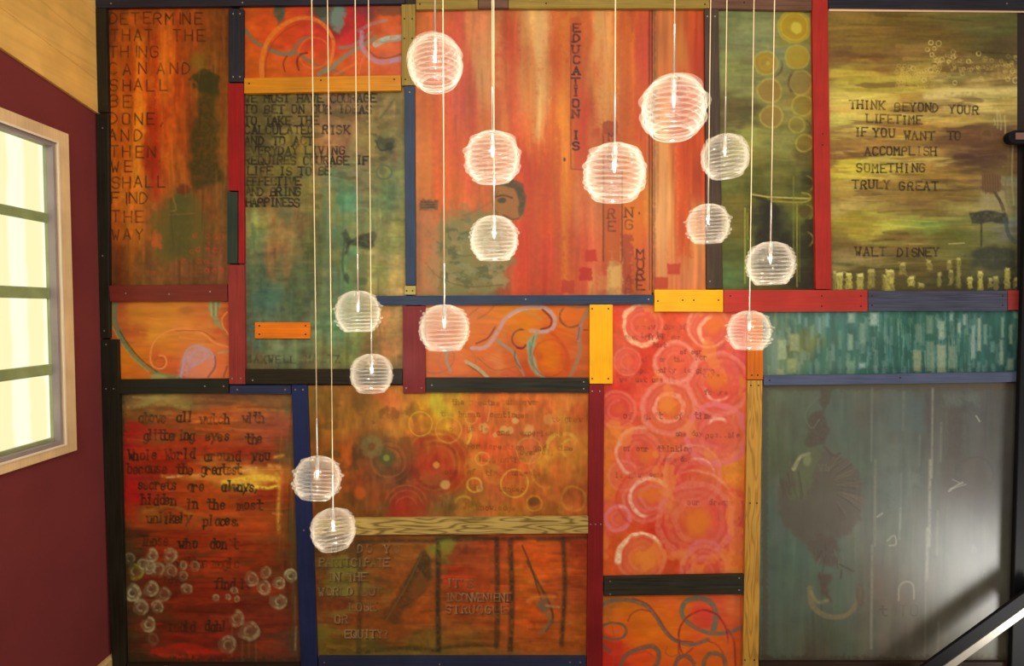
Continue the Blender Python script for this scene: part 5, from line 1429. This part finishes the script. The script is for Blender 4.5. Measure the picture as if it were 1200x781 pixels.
batten('black_olive_stain', [(138.8, 445), (267.2, 444), (267.8, 461), (139.2, 462)], 'black horizontal batten under the bloom panel at the left', [(240, 453), (262, 453)])
batten('ink_blue_stain', (269, 452, 340.5, 462), 'short ink-blue horizontal batten above the script panel', [(278, 457), (334, 457)])
batten('black_stain', (288, 433, 471.5, 450.5), 'black horizontal batten under the courage panel', [(296, 446)])
batten('blue_stain', [(341.5, 451.5), (359.5, 451.5), (372, 786), (352.5, 786)], 'long blue upright batten right of the script panel', [(346, 457), (355, 457), (356, 622)])
batten('gold_stain', [(286, 91.5), (469.5, 88), (470, 106), (286, 109.5)], 'yellow-gold horizontal batten above the courage text', [(292, 98), (376, 94), (462, 93)], 'd')
batten('olive_wood', (470.5, 5, 486.5, 100), 'short olive wood upright batten beside the top scroll panel', [(474, 22), (483, 22), (474, 45), (483, 45), (475, 93)], 'd')
batten('steel_blue_stain', [(474, 101), (486, 101), (487, 334.5), (475.3, 334.5)], 'steel-blue upright batten between the courage panel and the figure panel', [(480, 108)])
batten('lime_wood', (474, 335.2, 487, 345.5), 'small pale wood block below the steel-blue upright batten', [(476.5, 341), (483.5, 341)], 'd')
batten('olive_wood', [(487.5, -6), (560, -6), (560, 10), (487.5, 11)], 'olive wood batten along the top, left of the brown piece', [(492, 5)], 'd')
batten('umber_stain', [(560.6, -6), (595.5, -6), (595.5, 9), (560.6, 9.5)], 'short brown batten along the top above the figure panel', [])
batten('olive_wood', [(596, -6), (831.5, -6), (831.5, 9.5), (596, 9.5)], 'long olive wood batten along the top above the figure panel', [(640, 4), (826, 5)], 'd')
batten('steel_blue_stain', [(441, 347), (766, 345.5), (766, 356.5), (441, 358)], 'long steel-blue horizontal batten under the figure panel', [(616, 351), (760, 351)])
batten('brown_stain', [(826, 10.2), (842, 10.2), (847.3, 338.8), (828.5, 338.8)], 'dark brown upright batten between the orange strip and the green panel', [(829, 19), (838, 19), (832, 330)])
batten('umber_stain', [(832.2, -6), (951.3, -6), (951.3, 12), (832.2, 9.8)], 'brown horizontal batten along the top above the green panel', [(872, 3)], 'd')
batten('scarlet_stain', [(952, -6), (970, -6), (975, 339), (956.3, 339)], 'bright red upright batten left of the gold quotation panel', [(964, 157), (964, 170)], 'd')
batten('navy_stain', [(971, -6), (1210, -6), (1210, 11), (971, 8.5)], 'navy batten along the top right edge of the mural', [(1180, 4)])
batten('yellow_stain', (767, 339.8, 847.5, 365.5), 'short yellow horizontal batten below the orange strip', [(771, 353), (800, 352), (813, 352), (842, 352)], 'd')
batten('coral_red_stain', [(848.3, 340), (1016.8, 340), (1016.8, 365), (848.3, 366)], 'coral red horizontal batten below the green and gold panels', [(856, 347), (963, 347), (963, 359), (1009, 347), (1009, 359)], 'd')
batten('slate_stain', (1017.5, 341, 1180.5, 364.5), 'slate-blue horizontal batten under the gold quotation panel', [(1022, 347), (1022, 358), (1175, 347), (1175, 358)], 'd')
batten('dusty_red_stain', (1181.2, 340.5, 1210, 363.5), 'short red end piece at the right of the slate-blue batten', [])
batten('yellow_stain', (691, 357.2, 718, 450), 'yellow upright batten between the ribbon panel and the ringed red panel', [(694, 362), (713, 362), (694, 444), (713, 444)], 'd')
batten('crimson_stain', [(690.5, 451), (708.3, 451), (706, 786), (687.5, 786)], 'long crimson upright batten left of the ringed red panel', [(694, 459), (703, 459), (692, 615), (698, 615), (704, 615)])
batten('maroon_stain', [(471.8, 358.8), (498, 358.8), (498.5, 461), (472.2, 461)], 'maroon upright batten left of the ribbon panel', [(476, 455), (494, 455), (493, 365)])
batten('charcoal_stain', (499.2, 443, 689.8, 460), 'charcoal horizontal batten under the ribbon panel', [(506, 452), (684, 448), (684, 456)])
batten('orange_stain', [(876, 366.8), (894.3, 366.8), (894.3, 445), (876, 445)], 'orange upright batten left of the teal panel', [(881, 440), (888, 440)], 'd')
batten('oak', [(876.3, 446), (893.5, 446), (889, 786), (870.5, 786)], 'long oak upright batten left of the grey-green panel', [(880, 452), (889, 452), (879, 590), (887, 590), (873, 774), (884, 774)], 'd')
batten('grey_blue_stain', [(895.2, 440.5), (1210, 436), (1210, 447.5), (895.2, 452)], 'grey-blue horizontal batten between the teal and grey-green panels', [(902, 446), (1055, 443)], 'd')
batten('pale_oak', [(366.5, 608.5), (689.3, 606), (689.3, 625.5), (367.3, 628)], 'pale oak horizontal rail with bold grain between the ochre and rust panels', [(386, 618)], 'd', name='oak_rail', cat='rail')
batten('charcoal_stain', [(707.8, 677), (872.2, 674), (871.8, 697), (707.6, 699)], 'charcoal horizontal batten under the ringed red panel', [(715, 682), (715, 697), (866, 678), (866, 692)])
batten('ink_blue_stain', (373, 771, 687, 786), 'ink-blue horizontal batten along the bottom under the rust panel', [(380, 777), (515, 779), (668, 777), (680, 777)])
batten('earth_stain', (149, 779, 351.5, 786), 'dark brown batten along the bottom under the script panel', [])
batten('earth_stain', (890.5, 777, 1195, 786), 'dark brown batten along the bottom under the grey-green panel', [])
# the thin bright edging under the top right batten
M_COPPER = simple('pale_copper_edge', (255, 206, 160), 0.35, 0.0, spec=.6, var=.05)
P = [on_wall(x, y, .012) for x, y in ((971.5, 10.2), (1210, 12.6), (1210, 14.4), (971.5, 12.6))]
bm = bmesh.new()
add_prism(bm, [q - P[3] for q in P], Vector((0, .0055, 0)), 0.0006)
tag(bm_obj('metal_edging', bm, M_COPPER, None, P[3]), 'thin bright copper edging strip under the navy top right batten', 'edging strip')
# the orange plaque screwed on the courage panel
batten('orange_plaque' if 'orange_plaque' in STAIN else 'gold_stain', (298.5, 378, 363.5, 397), 'small orange wooden plaque screwed onto the olive and teal panel', [(304, 382), (358, 382), (304, 392), (358, 392)], 'd', name='wooden_plaque', cat='plaque', group='plaques', th=.010)

# ------------------------------------------------------------------ black steel stair railing at the lower right
M_STEEL = simple('black_steel', (16, 16, 18), 0.6, 0.0, spec=.2, var=.2, scale=10)
M_BRIGHT = simple('pale_light_streak', (176, 170, 152), 0.3, 0.2, var=.1)  # pale colour stands in for reflected light under the rail
M_INLAY = simple('brown_wood_inlay', (128, 92, 78), 0.5)
base = on_wall(1206, 700, .05)
rail = empty('stair_railing', (base.x, base.y, 0.0))
tag(rail, 'black steel stair railing with a sloping bar at the lower right corner', 'railing')
R0 = Vector(rail.location)


def plate(name, px, off, th, mat, bev=.002, par=rail, org=None):
    P = [on_wall(x, y, off + th) - (org or R0) for x, y in px]
    bm = bmesh.new()
    add_prism(bm, P, Vector((0, th, 0)), bev)
    return bm_obj(name, bm, mat, par)


pl = on_wall(1197, 400, .05).x
pr = on_wall(1219, 400, .06).x
zt_ = on_wall(1200, 168, .05).z
bm = bmesh.new()
add_box(bm, (pl - R0.x, -.050 - R0.y, 0.0), (pr - R0.x, -.028 - R0.y, zt_))
bmesh.ops.bevel(bm, geom=bm.edges[:], offset=.004, segments=2, profile=.5, affect='EDGES')
bm_obj('post', bm, M_STEEL, rail)
cap = [(1260, 152.5), (1190, 152.5), (1185.5, 154), (1182.6, 157.5), (1182, 160.5), (1183, 164.5), (1186, 167.2), (1190, 168), (1260, 168)]
capo = plate('top_bar', cap, .027, .030, M_STEEL)
plate('inlay', [(1190.5, 155.5), (1258, 155.5), (1258, 163.5), (1190.5, 163.5)], .0572, .003, M_INLAY, .0006, capo)
S0, S1 = (1066, 801.5), (1196, 705)


def bar(a, b, h0, h1):                 # a sloping strip offset h0..h1 px below the line a-b
    dx, dy = b[0] - a[0], b[1] - a[1]
    n = math.hypot(dx, dy)
    nx, ny = -dy / n, dx / n
    return [(a[0] + nx * h0, a[1] + ny * h0), (b[0] + nx * h0, b[1] + ny * h0), (b[0] + nx * h1, b[1] + ny * h1), (a[0] + nx * h1, a[1] + ny * h1)]


plate('sloping_bar', bar((1056, 800), (1219, 681.3), 0, 13.5), .090, .014, M_STEEL, .002)
plate('light_streak_bar', bar((1056, 800), (1219, 681.3), 14.2, 23), .092, .009, M_BRIGHT, .0015)  # added pale bar imitating the light streak below the sloping bar
plate('bracket', [(1206, 700), (1217, 692), (1217, 708), (1206, 716)], .0505, .039, M_STEEL, .002)

# ------------------------------------------------------------------ fourteen ribbed glass pendants
GD = 0.15


def glass_mesh():
    bm = bmesh.new()
    nt, nz = 96, 150
    rr = random.Random(3)
    amp = [0.55 + 0.8 * rr.random() for _ in range(16)]
    ph = [rr.random() * 6.28 for _ in range(16)]

    def r0(z):
        return .5 * (max(0.0, 1 - abs(z / .5) ** 2.15)) ** (1 / 2.15)

    rings, crease = [], []
    zs = [.492 - (.492 + .405) * (k / nz) for k in range(nz + 1)]
    for z in zs:
        ring = []
        for i in range(nt):
            t = 2 * math.pi * i / nt
            s = (z + .5) * 11.5 + t / (2 * math.pi) + .16 * math.sin(t + 1.3) + .1 * math.sin(2 * t + z * 9)
            k = int(math.floor(s)) % 16
            b = abs(math.sin(math.pi * s))
            crease.append((max(0.0, 1 - b * 1.25) ** 1.5) * (.35 + .65 * amp[k] / 1.35) * min(1, max(0, (.46 - z) * 8)))
            r = r0(z) - .022 + .060 * amp[k] * (b ** .8) * (1 + .35 * math.sin(2 * t + ph[k])) * min(1, (.50 - z) * 7)
            ring.append(bm.verts.new((r * GD * math.cos(t), r * GD * math.sin(t), z * GD)))
        rings.append(ring)
    rb = r0(-.405)
    for r, z in ((rb + .014, -.420), (rb + .004, -.436), (rb - .020, -.432), (rb - .03, -.412)):
        rings.append([bm.verts.new((r * GD * math.cos(2 * math.pi * i / nt), r * GD * math.sin(2 * math.pi * i / nt), z * GD)) for i in range(nt)])
    for k in range(1, 25):
        z = -.412 + (.470 + .412) * k / 24
        r = max(.02, r0(z) - .034)
        rings.append([bm.verts.new((r * GD * math.cos(2 * math.pi * i / nt), r * GD * math.sin(2 * math.pi * i / nt), z * GD)) for i in range(nt)])
    for A, B in zip(rings, rings[1:] + rings[:1]):
        for i in range(nt):
            j = (i + 1) % nt
            bm.faces.new((A[i], B[i], B[j], A[j]))
    bmesh.ops.recalc_face_normals(bm, faces=bm.faces[:])
    me = bpy.data.meshes.new('glass_shade')
    bm.to_mesh(me); bm.free()
    at = me.attributes.new('crease', 'FLOAT', 'POINT')
    for i, v in enumerate(crease + [.5] * (nt * 4)): at.data[i].value = v
    for q in me.polygons: q.use_smooth = True
    return me


def glass_mat():
    m = bpy.data.materials.new('clear_ribbed_glass')
    m.use_nodes = True
    nt = m.node_tree
    N, L = nt.nodes, nt.links
    N.clear()
    out = N.new('ShaderNodeOutputMaterial')
    tr = N.new('ShaderNodeBsdfTransparent')
    tr.inputs[0].default_value = (.985, .98, .97, 1)
    df = N.new('ShaderNodeBsdfDiffuse'); df.inputs[0].default_value = (.96, .88, .72, 1)
    tl = N.new('ShaderNodeBsdfTranslucent'); tl.inputs[0].default_value = (.96, .88, .72, 1)
    gl = N.new('ShaderNodeBsdfGlossy'); gl.inputs['Roughness'].default_value = .12
    m1 = N.new('ShaderNodeMixShader'); m1.inputs[0].default_value = .5
    L.new(df.outputs[0], m1.inputs[1]); L.new(tl.outputs[0], m1.inputs[2])
    m2 = N.new('ShaderNodeMixShader'); m2.inputs[0].default_value = .45
    L.new(m1.outputs[0], m2.inputs[1]); L.new(gl.outputs[0], m2.inputs[2])
    lw = N.new('ShaderNodeLayerWeight'); lw.inputs[0].default_value = .5
    mr = N.new('ShaderNodeMapRange')
    mr.inputs[1].default_value, mr.inputs[2].default_value = .0, 1.0
    mr.inputs[3].default_value, mr.inputs[4].default_value = GLASS_LO, GLASS_HI
    pw = N.new('ShaderNodeMath'); pw.operation = 'POWER'; pw.inputs[1].default_value = 2.0
    L.new(lw.outputs['Facing'], pw.inputs[0])
    L.new(pw.outputs[0], mr.inputs[0])
    ms = N.new('ShaderNodeMixShader')
    at = N.new('ShaderNodeAttribute'); at.attribute_name = 'crease'
    cm = N.new('ShaderNodeMath'); cm.operation = 'MULTIPLY_ADD'; cm.use_clamp = True
    cm.inputs[1].default_value = GLASS_RING
    L.new(at.outputs['Fac'], cm.inputs[0]); L.new(mr.outputs[0], cm.inputs[2])
    L.new(cm.outputs[0], ms.inputs[0])
    L.new(tr.outputs[0], ms.inputs[1]); L.new(m2.outputs[0], ms.inputs[2])
    L.new(ms.outputs[0], out.inputs[0])
    return m


GLASS_LO, GLASS_HI, GLASS_RING = .020, .36, .19
ME_GLASS = glass_mesh()
ME_GLASS.materials.append(glass_mat())
M_CORD = simple('pale_cord', (255, 228, 176), 0.4, 0.0, var=.05)
M_CHROME = simple('satin_nickel', (214, 206, 192), 0.25, 0.6, var=.05)
M_BULB = emit('lit_bulb_glass', (255, 238, 206), 3.0)


def lathe_mesh(name, prof, mat, seg=16):
    bm = bmesh.new()
    add_lathe(bm, prof, seg)
    bmesh.ops.recalc_face_normals(bm, faces=bm.faces[:])
    me = bpy.data.meshes.new(name)
    bm.to_mesh(me); bm.free()
    for q in me.polygons: q.use_smooth = True
    me.materials.append(mat)
    return me


ME_SOCKET = lathe_mesh('socket', [(0, .0685), (.0062, .0685), (.0068, .066), (.0068, .040), (.0050, .036), (.0050, .026), (0, .026)], M_CHROME)
ME_BULB = lathe_mesh('bulb', [(0, .0255), (.0026, .0255), (.0032, .021), (.0032, .010), (.0020, .003), (0, .0015)], M_BULB, 12)
ME_TUBE = lathe_mesh('stem', [(0, .20), (.0017, .1995), (.0026, .197), (.0026, .0735), (.0075, .0725), (.0085, .0715), (.0085, .0690), (0, .0690)], M_CHROME, 12)
ME_CANOPY = lathe_mesh('ceiling_canopy', [(0, 0), (.052, 0), (.055, -.003), (.052, -.012), (.012, -.020), (.004, -.026), (0, -.026)], M_CHROME, 24)

LAMPS = (  # centre px, width px, tilt (x, y degrees), where it hangs
 (510, 74.5, 64, 9, -7, 'highest clear ribbed glass pendant, tilted, beside the short olive wood batten'),
 (577, 185.5, 64, 2, 0, 'clear ribbed glass pendant just above the seated figure\'s head'),
 (579, 280.5, 57, 0, 1, 'clear ribbed glass pendant just below the seated figure\'s head'),
 (720, 203.5, 72, 3, -1, 'large clear ribbed glass pendant over the upright stamped words in the orange panel'),
 (789.5, 127, 75, 4, 6, 'largest clear ribbed glass pendant, over the narrow orange strip'),
 (849.5, 184, 54, 2, 4, 'clear ribbed glass pendant over the top half of the dark brown batten and green panel'),
 (829.7, 263.5, 50, 0, 2, 'clear ribbed glass pendant low on the dark brown upright batten'),
 (902.8, 310, 55, 0, -2, 'clear ribbed glass pendant over the bottom of the green panel'),
 (878, 388.5, 50, 0, 0, 'clear ribbed glass pendant in front of the orange upright batten'),
 (520.7, 385.5, 59, 0, 0, 'clear ribbed glass pendant in front of the ribbon panel and maroon batten'),
 (419.6, 366.3, 53, -1, 0, 'clear ribbed glass pendant at the left end of the long steel-blue horizontal batten'),
 (435.5, 438.5, 49, -2, 1, 'clear ribbed glass pendant in front of the black batten under the courage panel'),
 (372, 561, 54, -5, 7, 'clear ribbed glass pendant in front of the long blue upright batten'),
 (390.6, 621, 51, -5, 6, 'lowest clear ribbed glass pendant, at the left end of the pale oak rail'))
for k, (x, y, w, tx, ty, label) in enumerate(LAMPS):
    c = at_depth(x, y, F_PX * GD * 1.02 / w)
    root = empty('pendant_lamp', c)
    tag(root, label, 'pendant light', 'ribbed glass pendants on pale cords')
    sh = link('glass_shade', ME_GLASS, None, root)
    sh.rotation_euler = (math.radians(-tx), math.radians(ty), k * 1.7)
    link('socket', ME_SOCKET, None, root)
    link('bulb', ME_BULB, None, root)
    link('stem', ME_TUBE, None, root)
    top = ZTOP - c.z
    bm = bmesh.new()
    add_lathe(bm, [(0, .1985), (.0016, .1985), (.0016, top - .024), (0, top - .024)], 8)
    bm_obj('cord', bm, M_CORD, root, smooth=True)
    cn = link('ceiling_canopy', ME_CANOPY, None, root, (0, 0, top - .0005))
    ld = bpy.data.lights.new('bulb_light', 'POINT')
    ld.energy = PENDANT_WATTS * (.8 if k in (9, 10, 11, 12, 13) else .85 if k in (5, 6, 7, 8) else 1.1)
    ld.color = (1.0, .93, .82)
    ld.shadow_soft_size = .006
    lo = bpy.data.objects.new('bulb_light', ld)
    COL.objects.link(lo)
    lo.parent = root
    lo.location = (0, 0, -.012)
